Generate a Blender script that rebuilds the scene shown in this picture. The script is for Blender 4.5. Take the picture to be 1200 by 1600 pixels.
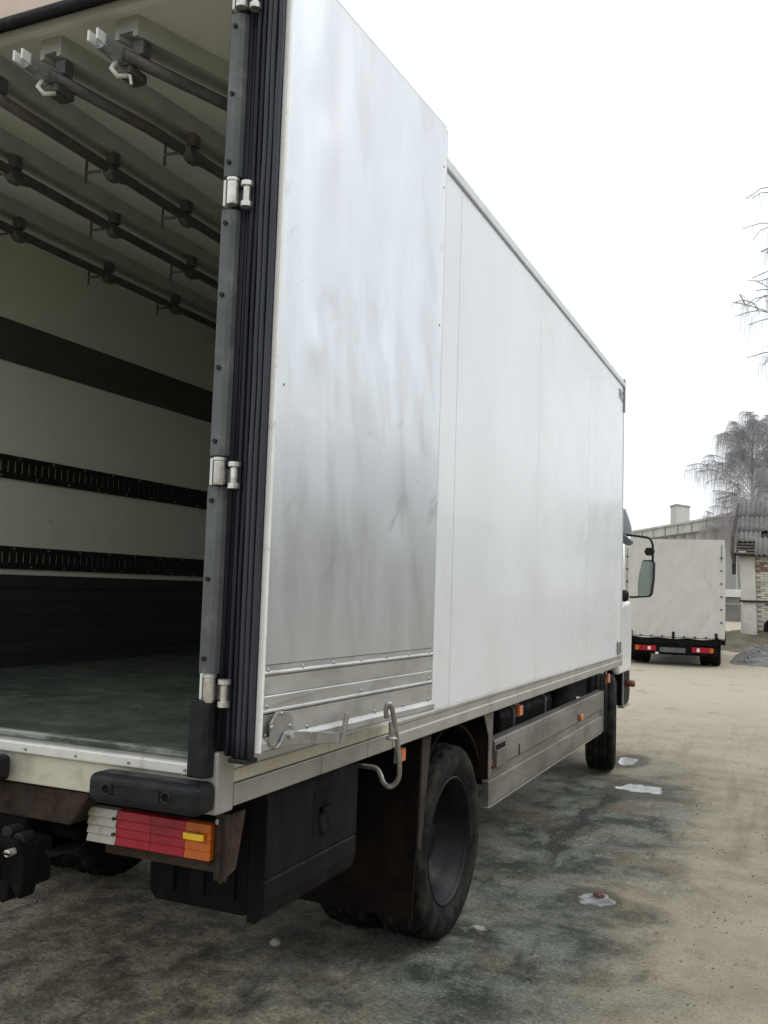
import bpy, bmesh, math, random
from mathutils import Vector, Matrix, noise
random.seed(7)
PI = math.pi
sc = bpy.context.scene
COL = sc.collection
for o in list(bpy.data.objects):
    bpy.data.objects.remove(o)

# ------------------------------------------------------------------ camera
cd = bpy.data.cameras.new('camera')
cam = bpy.data.objects.new('camera', cd)
COL.objects.link(cam)
sc.camera = cam
cd.sensor_fit = 'VERTICAL'
cd.sensor_height = 36.0
cd.sensor_width = 36.0
cd.lens = 36.0 * 1455.0 / 1600.0
cd.clip_start = 0.05
cd.clip_end = 2000.0
RX = (0.91384258, 0.40475194, 0.03267421)
UP = (0.00317376, -0.08758156, 0.9961523)
BK = (0.40605624, -0.91022268, -0.08132035)
CAMLOC = (1.42, -2.15556, 1.60)
cam.matrix_world = Matrix(((RX[0], UP[0], BK[0], CAMLOC[0]), (RX[1], UP[1], BK[1], CAMLOC[1]),
                           (RX[2], UP[2], BK[2], CAMLOC[2]), (0, 0, 0, 1)))

# ------------------------------------------------------------------ sky, sun, exposure
SUN_EL, SUN_AZ = math.radians(48), math.radians(62)      # azimuth clockwise from +Y (towards +X)
w = bpy.data.worlds.new('World')
sc.world = w
w.use_nodes = True
nt = w.node_tree
nt.nodes.clear()
wo = nt.nodes.new('ShaderNodeOutputWorld')
bg = nt.nodes.new('ShaderNodeBackground')
sky = nt.nodes.new('ShaderNodeTexSky')
sky.sky_type = 'NISHITA'
sky.sun_disc = False
sky.sun_elevation = SUN_EL
sky.sun_rotation = SUN_AZ
sky.air_density = 1.0
sky.dust_density = 3.0
sky.ozone_density = 1.0
hs = nt.nodes.new('ShaderNodeHueSaturation')
hs.inputs['Saturation'].default_value = 0.10
mx = nt.nodes.new('ShaderNodeMix')
mx.data_type = 'RGBA'
mx.inputs['Factor'].default_value = 0.72                    # closed cloud deck over the clear sky
mx.inputs['B'].default_value = (10.9, 11.5, 11.9, 1)
nt.links.new(sky.outputs[0], hs.inputs['Color'])
nt.links.new(hs.outputs[0], mx.inputs['A'])
nt.links.new(mx.outputs['Result'], bg.inputs['Color'])
bg.inputs['Strength'].default_value = 0.12
nt.links.new(bg.outputs[0], wo.inputs['Surface'])

sd = bpy.data.lights.new('sun', 'SUN')
sun = bpy.data.objects.new('sun', sd)
COL.objects.link(sun)
sd.energy = 0.7
sd.angle = math.radians(35)
sd.color = (1.0, 0.97, 0.93)
sdir = Vector((math.cos(SUN_EL) * math.sin(SUN_AZ), math.cos(SUN_EL) * math.cos(SUN_AZ), math.sin(SUN_EL)))
sun.rotation_euler = sdir.to_track_quat('Z', 'Y').to_euler()
sun.location = (10, 0, 20)

sc.view_settings.view_transform = 'Standard'
sc.view_settings.look = 'None'
sc.view_settings.gamma = 1.0
sc.view_settings.use_curve_mapping = False
sc.view_settings.exposure = 0.14
sc.cycles.use_denoising = True
sc.cycles.max_bounces = 8
sc.cycles.diffuse_bounces = 5
sc.cycles.glossy_bounces = 4
sc.cycles.caustics_reflective = False
sc.cycles.caustics_refractive = False
sc.cycles.sample_clamp_indirect = 6.0

# ------------------------------------------------------------------ helpers
def M(name, col, rough=0.6, metal=0.0, var=0.0, vscale=6.0, col2=None, dirt=None, dirt_amt=0.0, dirt_scale=3.0,
      bump=0.0, bscale=60.0, rvar=0.0, stretch=(1, 1, 1), coat=0.0, spec=0.5, detail=6.0, sharp=0.12):
    m = bpy.data.materials.new(name)
    m.use_nodes = True
    t = m.node_tree
    b = t.nodes['Principled BSDF']
    b.inputs['Roughness'].default_value = rough
    b.inputs['Metallic'].default_value = metal
    b.inputs['Coat Weight'].default_value = coat
    b.inputs['Specular IOR Level'].default_value = spec
    tc = t.nodes.new('ShaderNodeTexCoord')
    mp = t.nodes.new('ShaderNodeMapping')
    mp.inputs['Scale'].default_value = stretch
    t.links.new(tc.outputs['Object'], mp.inputs['Vector'])
    def nz(scale, det=detail, r=0.6):
        n = t.nodes.new('ShaderNodeTexNoise')
        n.inputs['Scale'].default_value = scale
        n.inputs['Detail'].default_value = det
        n.inputs['Roughness'].default_value = r
        t.links.new(mp.outputs[0], n.inputs['Vector'])
        return n
    c = (*col, 1)
    b.inputs['Base Color'].default_value = c
    last = None
    if var > 0 or col2:
        n = nz(vscale)
        r = t.nodes.new('ShaderNodeValToRGB')
        c2 = (*col2, 1) if col2 else (*[max(0, x * (1 - var)) for x in col], 1)
        r.color_ramp.elements[0].position = 0.36
        r.color_ramp.elements[1].position = 0.64
        r.color_ramp.elements[0].color = c2
        r.color_ramp.elements[1].color = c
        t.links.new(n.outputs['Fac'], r.inputs['Fac'])
        last = r.outputs['Color']
    if dirt:
        n2 = nz(dirt_scale, 10.0, 0.68)
        r2 = t.nodes.new('ShaderNodeValToRGB')
        p = 1.0 - dirt_amt
        r2.color_ramp.elements[0].position = max(0.0, p - sharp)
        r2.color_ramp.elements[1].position = min(1.0, p + sharp)
        t.links.new(n2.outputs['Fac'], r2.inputs['Fac'])
        mixn = t.nodes.new('ShaderNodeMix')
        mixn.data_type = 'RGBA'
        mixn.inputs['A'].default_value = c
        if last:
            t.links.new(last, mixn.inputs['A'])
        mixn.inputs['B'].default_value = (*dirt, 1)
        t.links.new(r2.outputs['Color'], mixn.inputs['Factor'])
        last = mixn.outputs['Result']
    if last:
        t.links.new(last, b.inputs['Base Color'])
    if rvar > 0:
        n3 = nz(vscale * 1.7)
        mr = t.nodes.new('ShaderNodeMapRange')
        mr.inputs['From Min'].default_value = 0.3
        mr.inputs['From Max'].default_value = 0.7
        mr.inputs['To Min'].default_value = max(0.02, rough - rvar)
        mr.inputs['To Max'].default_value = min(1, rough + rvar)
        t.links.new(n3.outputs['Fac'], mr.inputs['Value'])
        t.links.new(mr.outputs[0], b.inputs['Roughness'])
    if bump > 0:
        n4 = nz(bscale, 5.0)
        bp = t.nodes.new('ShaderNodeBump')
        bp.inputs['Strength'].default_value = bump
        bp.inputs['Distance'].default_value = 0.01
        t.links.new(n4.outputs['Fac'], bp.inputs['Height'])
        t.links.new(bp.outputs[0], b.inputs['Normal'])
    return m

def marks(m, col, axis, rot, stretch, scale, lo, hi, amt=1.0, gate=None):
    """add worn marks (scratches, smears) on top of a material's own colour"""
    t = m.node_tree; b = t.nodes['Principled BSDF']
    tc = t.nodes.new('ShaderNodeTexCoord')
    m1 = t.nodes.new('ShaderNodeMapping'); m1.inputs['Rotation'].default_value = tuple(rot if i == axis else 0 for i in range(3))
    m2 = t.nodes.new('ShaderNodeMapping'); m2.inputs['Scale'].default_value = stretch
    t.links.new(tc.outputs['Object'], m1.inputs['Vector']); t.links.new(m1.outputs[0], m2.inputs['Vector'])
    n = t.nodes.new('ShaderNodeTexNoise'); n.inputs['Scale'].default_value = scale; n.inputs['Detail'].default_value = 4.0; n.inputs['Roughness'].default_value = 0.6
    t.links.new(m2.outputs[0], n.inputs['Vector'])
    mr = t.nodes.new('ShaderNodeMapRange'); mr.inputs['From Min'].default_value = lo; mr.inputs['From Max'].default_value = hi; mr.inputs['To Max'].default_value = amt
    t.links.new(n.outputs['Fac'], mr.inputs['Value'])
    f = mr.outputs[0]
    if gate:
        n2 = t.nodes.new('ShaderNodeTexNoise'); n2.inputs['Scale'].default_value = gate
        t.links.new(tc.outputs['Object'], n2.inputs['Vector'])
        g = t.nodes.new('ShaderNodeMapRange'); g.inputs['From Min'].default_value = 0.5; g.inputs['From Max'].default_value = 0.6
        t.links.new(n2.outputs['Fac'], g.inputs['Value'])
        mu = t.nodes.new('ShaderNodeMath'); mu.operation = 'MULTIPLY'
        t.links.new(f, mu.inputs[0]); t.links.new(g.outputs[0], mu.inputs[1]); f = mu.outputs[0]
    mx_ = t.nodes.new('ShaderNodeMix'); mx_.data_type = 'RGBA'
    mx_.inputs['B'].default_value = (*col, 1)
    bc = b.inputs['Base Color']
    if bc.is_linked: t.links.new(bc.links[0].from_socket, mx_.inputs['A'])
    else: mx_.inputs['A'].default_value = bc.default_value
    t.links.new(f, mx_.inputs['Factor']); t.links.new(mx_.outputs['Result'], bc)

class MB:
    """collects shapes and links them as ONE mesh object"""
    def __init__(s):
        s.v = []; s.f = []
    def add(s, vs, fs):
        k = len(s.v)
        s.v += [tuple(v) for v in vs]
        s.f += [tuple(i + k for i in f) for f in fs]
        return s
    def box(s, x0, x1, y0, y1, z0, z1):
        return s.add([(x0, y0, z0), (x1, y0, z0), (x1, y1, z0), (x0, y1, z0), (x0, y0, z1), (x1, y0, z1), (x1, y1, z1), (x0, y1, z1)],
                     [(3, 2, 1, 0), (4, 5, 6, 7), (0, 1, 5, 4), (1, 2, 6, 5), (2, 3, 7, 6), (3, 0, 4, 7)])
    def prism(s, prof, a, b, axis='y'):
        """extrude a closed 2-D profile from a to b. axis y: prof=(x,z); axis x: prof=(y,z); axis z: prof=(x,y)"""
        n = len(prof)
        def p(q, d):
            return (q[0], d, q[1]) if axis == 'y' else (d, q[0], q[1]) if axis == 'x' else (q[0], q[1], d)
        vs = [p(q, a) for q in prof] + [p(q, b) for q in prof]
        fs = [tuple(range(n)), tuple(range(2 * n - 1, n - 1, -1))]
        fs += [(i, i + n, (i + 1) % n + n, (i + 1) % n) for i in range(n)]
        return s.add(vs, fs)
    def tube(s, pts, r, n=8, caps=True):
        pts = [Vector(p) for p in pts]
        rs = r if isinstance(r, (list, tuple)) else [r] * len(pts)
        vs = []; fs = []
        t0 = (pts[1] - pts[0]).normalized()
        ref = Vector((0, 0, 1)) if abs(t0.z) < 0.9 else Vector((1, 0, 0))
        u = t0.cross(ref).normalized()
        for i, p in enumerate(pts):
            t = ((pts[min(i + 1, len(pts) - 1)] - pts[max(i - 1, 0)])).normalized()
            u = (u - t * u.dot(t)).normalized()
            v = t.cross(u)
            for k in range(n):
                a = 2 * PI * k / n
                vs.append(p + (u * math.cos(a) + v * math.sin(a)) * rs[i])
        for i in range(len(pts) - 1):
            for k in range(n):
                fs.append((i * n + k, i * n + (k + 1) % n, (i + 1) * n + (k + 1) % n, (i + 1) * n + k))
        if caps:
            fs.append(tuple(range(n - 1, -1, -1)))
            fs.append(tuple((len(pts) - 1) * n + k for k in range(n)))
        return s.add(vs, fs)
    def cyl(s, c, r, h, axis='z', n=16, r2=None):
        d = {'x': Vector((1, 0, 0)), 'y': Vector((0, 1, 0)), 'z': Vector((0, 0, 1))}[axis]
        c = Vector(c)
        return s.tube([c - d * h / 2, c + d * h / 2], [r, r if r2 is None else r2], n)
    def lathe(s, prof, n=48, c=(0, 0, 0), axis='x'):
        """prof = list of (axial, radius), closed loop if first == last"""
        vs = []; fs = []
        m = len(prof)
        for k in range(n):
            a = 2 * PI * k / n
            for (x, r) in prof:
                if axis == 'x':
                    vs.append((c[0] + x, c[1] + r * math.cos(a), c[2] + r * math.sin(a)))
                else:
                    vs.append((c[0] + r * math.cos(a), c[1] + r * math.sin(a), c[2] + x))
        for k in range(n):
            k2 = (k + 1) % n
            for i in range(m - 1):
                fs.append((k * m + i, k * m + i + 1, k2 * m + i + 1, k2 * m + i))
        return s.add(vs, fs)
    def grid(s, fn, nu, nv):
        vs = [fn(i / nu, j / nv) for j in range(nv + 1) for i in range(nu + 1)]
        fs = [(j * (nu + 1) + i, j * (nu + 1) + i + 1, (j + 1) * (nu + 1) + i + 1, (j + 1) * (nu + 1) + i) for j in range(nv) for i in range(nu)]
        return s.add(vs, fs)
    def mesh(s, name, mat, smooth=False, fix=True):
        me = bpy.data.meshes.new(name)
        me.from_pydata(s.v, [], s.f)
        if fix:
            bm = bmesh.new(); bm.from_mesh(me)
            bmesh.ops.recalc_face_normals(bm, faces=bm.faces)
            bm.to_mesh(me); bm.free()
        me.materials.append(mat)
        if smooth:
            for p in me.polygons: p.use_smooth = True
        return me
    def build(s, name, mat, parent=None, bevel=0.0, smooth=False, seg=2, fix=True, ang=35):
        me = s.mesh(name, mat, smooth, fix)
        return link(name, me, parent, bevel, seg, ang)

def link(name, me, parent=None, bevel=0.0, seg=2, ang=35):
    o = bpy.data.objects.new(name, me)
    COL.objects.link(o)
    if parent is not None:
        o.parent = parent
        o.matrix_parent_inverse = wm(parent).inverted()
    if bevel > 0:
        b = o.modifiers.new('bevel', 'BEVEL')
        b.width = bevel; b.segments = seg; b.limit_method = 'ANGLE'; b.angle_limit = math.radians(ang)
        b.harden_normals = False
    return o

def wm(o):
    m = o.matrix_basis.copy()
    if o.parent is not None:
        m = wm(o.parent) @ o.matrix_parent_inverse @ m
    return m

def sharp_smooth(o, deg=35):
    for p in o.data.polygons: p.use_smooth = True
    bm = bmesh.new(); bm.from_mesh(o.data)
    for e in bm.edges:
        if len(e.link_faces) == 2 and e.calc_face_angle(0) > math.radians(deg): e.smooth = False
    bm.to_mesh(o.data); bm.free()
    return o

def empty(name, loc, rz=0.0):
    e = bpy.data.objects.new(name, None)
    COL.objects.link(e)
    e.location = loc
    e.rotation_euler = (0, 0, rz)
    e.empty_display_size = 0.3
    e.matrix_basis = Matrix.Translation(loc) @ Matrix.Rotation(rz, 4, 'Z')
    return e

def tag(o, label=None, cat=None, group=None, kind=None):
    if label: o['label'] = label
    if cat: o['category'] = cat
    if group: o['group'] = group
    if kind: o['kind'] = kind
    return o

def put(src_me, name, parent, mat4):
    """another piece sharing mesh data, placed by a world matrix"""
    o = bpy.data.objects.new(name, src_me)
    COL.objects.link(o)
    if parent is not None:
        o.parent = parent
        o.matrix_parent_inverse = wm(parent).inverted()
    o.matrix_basis = mat4
    return o

T = Matrix.Translation
def ray_on(px, py, axis, val):
    d = [(px - 600.0), (py - 800.0), 1455.0]
    wv = [RX[i] * d[0] - UP[i] * d[1] - BK[i] * d[2] for i in range(3)]
    t = (val - CAMLOC[axis]) / wv[axis]
    return Vector([CAMLOC[i] + wv[i] * t for i in range(3)])

# ------------------------------------------------------------------ materials
white = M('white_gloss_paint', (0.71, 0.735, 0.76), 0.28, var=0.04, vscale=1.2, bump=0.04, bscale=1.6, rvar=0.06, coat=0.1, dirt=(0.62, 0.62, 0.61), dirt_amt=0.34, dirt_scale=1.3)
cream = M('cream_paint', (0.60, 0.57, 0.46), 0.45, var=0.1, vscale=3, dirt=(0.30, 0.27, 0.2), dirt_amt=0.36, dirt_scale=7, rvar=0.1)
railgrey = M('rail_aluminium', (0.40, 0.39, 0.36), 0.42, 0.35, var=0.15, vscale=5, dirt=(0.27, 0.255, 0.22), dirt_amt=0.40, dirt_scale=6, rvar=0.12)
trim = M('roof_trim', (0.60, 0.62, 0.62), 0.45, 0.1, var=0.1)
alu = M('door_aluminium', (0.65, 0.675, 0.70), 0.36, 0.76, var=0.07, vscale=3.2, stretch=(1, 1, 0.35), dirt=(0.50, 0.51, 0.525), dirt_amt=0.36, dirt_scale=2.2, rvar=0.07, bump=0.02, bscale=40, sharp=0.2)
alu2 = M('plank_aluminium', (0.56, 0.565, 0.555), 0.40, 0.7, var=0.15, vscale=5, stretch=(1, 0.4, 3), dirt=(0.37, 0.365, 0.35), dirt_amt=0.42, dirt_scale=4, rvar=0.1)
galv = M('galvanised_steel', (0.42, 0.42, 0.41), 0.42, 0.8, var=0.25, vscale=25, dirt=(0.22, 0.18, 0.14), dirt_amt=0.36, dirt_scale=20, rvar=0.1)
chrome = M('hinge_steel', (0.72, 0.70, 0.65), 0.3, 0.7, var=0.25, vscale=40, dirt=(0.33, 0.28, 0.22), dirt_amt=0.36, dirt_scale=30, rvar=0.1)
bright = M('bright_lip', (0.75, 0.74, 0.68), 0.35, 0.4, var=0.2, vscale=14, dirt=(0.34, 0.27, 0.2), dirt_amt=0.35, dirt_scale=14)
edgew = M('white_edge_profile', (0.80, 0.80, 0.76), 0.35, var=0.1, vscale=8, dirt=(0.3, 0.26, 0.2), dirt_amt=0.3, dirt_scale=25)
rub_cover = M('grey_rubber_cover', (0.105, 0.112, 0.115), 0.55, var=0.3, vscale=9, dirt=(0.2, 0.2, 0.19), dirt_amt=0.36, dirt_scale=12, bump=0.05, rvar=0.12)
rub_dark = M('black_rubber', (0.009, 0.0105, 0.013), 0.5, var=0.3, vscale=14, dirt=(0.024, 0.025, 0.026), dirt_amt=0.38, dirt_scale=16, bump=0.05, rvar=0.12, spec=0.28)
rub_navy = M('blue_black_seal', (0.010, 0.012, 0.020), 0.5, var=0.3, vscale=18, stretch=(1, 1, 0.2), bump=0.04, rvar=0.1, spec=0.3)
rub_lip = M('seal_lip_rubber', (0.032, 0.035, 0.046), 0.45, var=0.3, vscale=18, stretch=(1, 1, 0.2), rvar=0.1, spec=0.4)
inner = M('inner_panel', (0.76, 0.77, 0.66), 0.5, var=0.08, vscale=2.5, dirt=(0.58, 0.58, 0.49), dirt_amt=0.33, dirt_scale=2.5, bump=0.03, bscale=120)
ceilm = M('ceiling_panel', (0.78, 0.80, 0.765), 0.5, var=0.05, vscale=3, dirt=(0.66, 0.65, 0.58), dirt_amt=0.30, dirt_scale=5, bump=0.04, bscale=90)
band = M('dark_wall_band', (0.085, 0.082, 0.072), 0.55, var=0.25, vscale=4, stretch=(1, 0.3, 4), rvar=0.1)
kick = M('kick_panel', (0.045, 0.050, 0.048), 0.42, 0.3, var=0.3, vscale=3, stretch=(1, 0.15, 6), rvar=0.1)
railblk = M('lashing_rail_steel', (0.022, 0.026, 0.022), 0.42, 0.4, var=0.3, vscale=20)
floorm = M('cargo_floor', (0.085, 0.105, 0.088), 0.36, 0.0, var=0.4, vscale=5, dirt=(0.17, 0.17, 0.14), dirt_amt=0.40, dirt_scale=6, bump=0.08, bscale=150, rvar=0.12)
floorworn = M('worn_floor_edge', (0.36, 0.36, 0.30), 0.45, 0.1, dirt=(0.07, 0.08, 0.07), dirt_amt=0.48, dirt_scale=14, stretch=(0.35, 1, 1), sharp=0.08)
beamg = M('ceiling_rail_grey', (0.50, 0.51, 0.47), 0.45, 0.2, var=0.15, vscale=8)
barm = M('lashing_bar_steel', (0.13, 0.135, 0.13), 0.5, 0.4, var=0.4, vscale=16, dirt=(0.17, 0.13, 0.10), dirt_amt=0.4, dirt_scale=12, bump=0.1)
endm = M('bar_end_zinc', (0.40, 0.43, 0.45), 0.45, 0.6, var=0.3, vscale=40)
hookw = M('white_lever', (0.75, 0.74, 0.68), 0.5)
black = M('black_paint', (0.006, 0.006, 0.006), 0.75, var=0.3, vscale=6, dirt=(0.016, 0.014, 0.012), dirt_amt=0.40, dirt_scale=5, bump=0.1, bscale=40, spec=0.12)
plast = M('black_plastic', (0.005, 0.006, 0.008), 0.6, var=0.3, vscale=5, dirt=(0.011, 0.012, 0.013), dirt_amt=0.42, dirt_scale=4, stretch=(2, 2, 0.5), rvar=0.12, bump=0.05, bscale=150, spec=0.13)
mudm = M('brown_black_flap', (0.008, 0.006, 0.005), 0.85, var=0.3, dirt=(0.018, 0.012, 0.009), dirt_amt=0.42, dirt_scale=3, bump=0.1, spec=0.1)
mudbr = M('brown_muddy_steel', (0.055, 0.038, 0.031), 0.8, var=0.35, vscale=6, dirt=(0.02, 0.016, 0.014), dirt_amt=0.4, dirt_scale=8, spec=0.25)
rust = M('rusty_steel', (0.050, 0.037, 0.029), 0.9, var=0.5, vscale=14, dirt=(0.085, 0.047, 0.029), dirt_amt=0.40, dirt_scale=18, bump=0.5, bscale=70, spec=0.2)
tyre = M('tyre_rubber', (0.008, 0.008, 0.0085), 0.8, var=0.3, vscale=7, dirt=(0.040, 0.037, 0.031), dirt_amt=0.44, dirt_scale=9, bump=0.12, bscale=80, spec=0.13)
rimb = M('black_rim', (0.006, 0.0065, 0.010), 0.44, 0.0, var=0.3, vscale=10, dirt=(0.018, 0.018, 0.022), dirt_amt=0.38, dirt_scale=8, rvar=0.1, spec=0.2)
skirtm = M('dirty_skirt_aluminium', (0.23, 0.215, 0.19), 0.6, 0.25, var=0.25, vscale=3, stretch=(1, 0.5, 1.5), dirt=(0.11, 0.10, 0.085), dirt_amt=0.46, dirt_scale=3.5, rvar=0.1, bump=0.06)
orange = M('orange_lens', (0.65, 0.16, 0.04), 0.3, var=0.2, vscale=40, coat=0.3)
redl = M('red_lens', (0.43, 0.004, 0.018), 0.36, var=0.4, vscale=14, dirt=(0.12, 0.02, 0.025), dirt_amt=0.37, dirt_scale=14, spec=0.3)
amberl = M('amber_lens', (0.58, 0.13, 0.006), 0.36, var=0.25, vscale=18, dirt=(0.14, 0.06, 0.02), dirt_amt=0.33, dirt_scale=16, spec=0.3)
whitel = M('clear_lens', (0.40, 0.375, 0.30), 0.3, var=0.25, vscale=18, dirt=(0.18, 0.16, 0.11), dirt_amt=0.36, dirt_scale=12, coat=0.3)
yellowl = M('gleaming_reflector', (0.95, 0.60, 0.02), 0.25, coat=0.5)  # reflector chip; its gleam is put into the bright yellow
cabw = M('cab_white', (0.74, 0.75, 0.75), 0.3, var=0.06, vscale=3, coat=0.3)
cabg = M('grey_plastic', (0.16, 0.17, 0.19), 0.55, var=0.15)
mirr = M('mirror_glass', (0.36, 0.41, 0.44), 0.04, 1.0)
glass = M('dark_cab_glass', (0.02, 0.025, 0.03), 0.06, 0.0, spec=0.8)
tarpm = M('grey_tarpaulin', (0.56, 0.54, 0.495), 0.6, var=0.06, vscale=2, dirt=(0.45, 0.435, 0.385), dirt_amt=0.35, dirt_scale=2.2, stretch=(2, 1, 0.7), bump=0.12, bscale=5)
navytxt = M('dark_blue_letter', (0.10, 0.14, 0.19), 0.5)
concm = M('weathered_concrete', (0.37, 0.365, 0.345), 0.9, var=0.25, vscale=0.5, dirt=(0.26, 0.255, 0.24), dirt_amt=0.45, dirt_scale=0.9, stretch=(1, 1, 0.35), bump=0.2, bscale=6)
concl = M('pale_concrete', (0.50, 0.50, 0.47), 0.9, var=0.15, vscale=0.7, dirt=(0.36, 0.36, 0.33), dirt_amt=0.4, dirt_scale=1.0, stretch=(1, 1, 0.35))
concd = M('dark_concrete', (0.22, 0.215, 0.20), 0.9, var=0.3, vscale=1.2, dirt=(0.14, 0.135, 0.12), dirt_amt=0.42, dirt_scale=2)
whitebeam = M('whitewashed_beam', (0.72, 0.71, 0.68), 0.8, var=0.15, vscale=2)
slate = M('asbestos_sheet', (0.20, 0.195, 0.18), 0.9, var=0.35, vscale=1.6, dirt=(0.11, 0.11, 0.10), dirt_amt=0.45, dirt_scale=3.5, stretch=(1.5, 1, 0.6), bump=0.2, bscale=15)
oldwood = M('grey_weathered_wood', (0.24, 0.21, 0.18), 0.85, var=0.5, vscale=6, stretch=(0.3, 1, 4))
darkwood = M('dark_wood', (0.055, 0.045, 0.04), 0.85, var=0.4, vscale=4)
limewash = M('limewash_plaster', (0.74, 0.70, 0.61), 0.9, var=0.12, vscale=3, dirt=(0.50, 0.42, 0.34), dirt_amt=0.32, dirt_scale=6, bump=0.3, bscale=18)
mortar = M('brick_mortar', (0.64, 0.59, 0.50), 0.95, var=0.2, vscale=8)
brickl = M('limewashed_brick', (0.74, 0.69, 0.58), 0.9, var=0.12, vscale=9, dirt=(0.56, 0.44, 0.35), dirt_amt=0.34, dirt_scale=9, bump=0.2)
brickt = M('tan_brick', (0.60, 0.50, 0.40), 0.9, var=0.25, vscale=9, bump=0.2)
brickr = M('red_brick', (0.34, 0.17, 0.13), 0.9, var=0.3, vscale=12, dirt=(0.5, 0.44, 0.36), dirt_amt=0.42, dirt_scale=14, bump=0.2)
barkm = M('glare_pale_bark', (0.52, 0.51, 0.52), 0.9, var=0.35, vscale=3, stretch=(1, 1, 2.5))  # birch bark, paled further to carry the sky glare
twigm = M('glare_pale_twigs', (0.39, 0.365, 0.375), 0.9, var=0.2, vscale=1)  # light lilac grey colours in the glare and haze over the twigs
stonem = M('pale_stone', (0.36, 0.33, 0.27), 0.9, var=0.3, vscale=20, bump=0.3)
redclod = M('reddish_clod', (0.17, 0.095, 0.075), 0.9, var=0.4, vscale=40, bump=0.4)
pebm = M('gravel_stones', (0.20, 0.195, 0.17), 0.9, var=0.6, vscale=30)
rubm = M('grey_rubble', (0.24, 0.24, 0.225), 0.95, var=0.5, vscale=2.5, dirt=(0.10, 0.10, 0.09), dirt_amt=0.45, dirt_scale=2, bump=0.3)
rubl = M('pale_rubble', (0.36, 0.36, 0.34), 0.95, var=0.5, vscale=4)
pudm = M('pale_puddle', (0.36, 0.385, 0.40), 0.10, 0.0, vscale=14, rvar=0.08, spec=0.8, col2=(0.13, 0.135, 0.13), bump=0.06, bscale=30)  # pale base colour mottled with darker grey
earthb = M('brown_earth', (0.20, 0.17, 0.12), 0.95, var=0.4, vscale=2.0, dirt=(0.10, 0.09, 0.06), dirt_amt=0.45, dirt_scale=1.5, bump=0.4, bscale=12)

marks(alu, (0.34, 0.345, 0.35), 1, 0.75, (0.5, 1, 2.2), 4.0, 0.60, 0.66, 0.55, 1.3)      # diagonal smears
marks(alu, (0.30, 0.305, 0.31), 1, 0.6, (0.35, 1, 40), 2.6, 0.66, 0.70, 0.7, 1.8)       # long slanting scratches
marks(alu, (0.80, 0.81, 0.82), 1, -0.35, (60, 1, 0.6), 2.2, 0.67, 0.71, 0.6, 2.2)
marks(alu, (0.25, 0.25, 0.25), 1, 0.0, (1, 1, 1), 26.0, 0.735, 0.75, 0.9, 2.6)          # specks and chips
marks(alu, (0.44, 0.45, 0.46), 1, 0.15, (2.6, 1, 0.7), 2.3, 0.53, 0.62, 0.32)             # broad dull smudges
marks(alu2, (0.27, 0.265, 0.25), 1, 0.05, (0.3, 1, 30), 4.0, 0.63, 0.68, 0.6)
marks(inner, (0.30, 0.30, 0.26), 0, -0.12, (1, 0.5, 40), 2.4, 0.66, 0.70, 0.6, 1.6)
marks(inner, (0.36, 0.36, 0.32), 0, 0.0, (1, 1, 1.6), 5.0, 0.68, 0.74, 0.5)
marks(skirtm, (0.34, 0.32, 0.29), 0, 0.05, (1, 0.4, 30), 3.0, 0.64, 0.70, 0.6)
marks(cream, (0.24, 0.20, 0.14), 0, 0.0, (1, 5, 1), 9.0, 0.66, 0.72, 0.7)
marks(tarpm, (0.40, 0.385, 0.33), 1, 0.35, (3, 1, 0.5), 2.0, 0.58, 0.72, 0.5)
marks(redl, (0.16, 0.03, 0.03), 1, 0.0, (1, 1, 0.5), 30.0, 0.60, 0.70, 0.6)

# ------------------------------------------------------------------ ground
def sst(a, b, x):
    t = max(0.0, min(1.0, (x - a) / (b - a)))
    return t * t * (3 - 2 * t)

def gz(x, y):
    z = 0.34 * sst(26.5, 30.0, y) + 0.5 * sst(34, 60, y)
    n = noise.noise(Vector((x * 0.35, y * 0.35, 0.0))) * 0.020 + noise.noise(Vector((x * 1.1, y * 1.1, 5.0))) * 0.008
    n += noise.noise(Vector((x * 3.5, y * 3.5, 9.0))) * 0.0045 + noise.noise(Vector((x * 8.5, y * 8.5, 3.0))) * 0.0022
    if -1.2 < y < 2.0 and -2.6 < x < 2.4:
        q = x * 0.92 + y * 0.40 + 0.25
        n += 0.007 * math.sin(q * 2 * PI / 0.085) * math.exp(-(q / 0.16) ** 2) * sst(1.5, 0.6, y)
        n -= 0.014 * math.exp(-(q / 0.20) ** 2) * sst(1.8, 0.6, y)
    keep = 1.0
    for wx, wy in ((-0.2, 2.05), (-0.25, 6.66), (-2.3, 2.05), (-2.3, 6.66)):
        keep = min(keep, sst(0.15, 0.7, math.hypot(x - wx, y - wy)))
    for wx in (-0.1, -2.2):
        keep = min(keep, sst(0.2, 1.2, math.hypot(x - wx, y - 21.6)))
    return z + n * keep - 0.004

def axis_pts(lo, hi, near_lo, near_hi, step, grow):
    pts = [near_lo]
    while pts[-1] < near_hi: pts.append(pts[-1] + step)
    s = step
    while pts[-1] < hi:
        s *= grow; pts.append(pts[-1] + s)
    s = step
    while pts[0] > lo:
        s *= grow; pts.insert(0, pts[0] - s)
    return pts

gxs = axis_pts(-400, 400, -3.0, 3.2, 0.07, 1.10)
gys = axis_pts(-300, 700, -0.6, 9.0, 0.07, 1.06)
gm = MB()
nx, ny = len(gxs), len(gys)
gm.v = [(x, y, gz(x, y)) for y in gys for x in gxs]
gm.f = [(j * nx + i, j * nx + i + 1, (j + 1) * nx + i + 1, (j + 1) * nx + i) for j in range(ny - 1) for i in range(nx - 1)]

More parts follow.
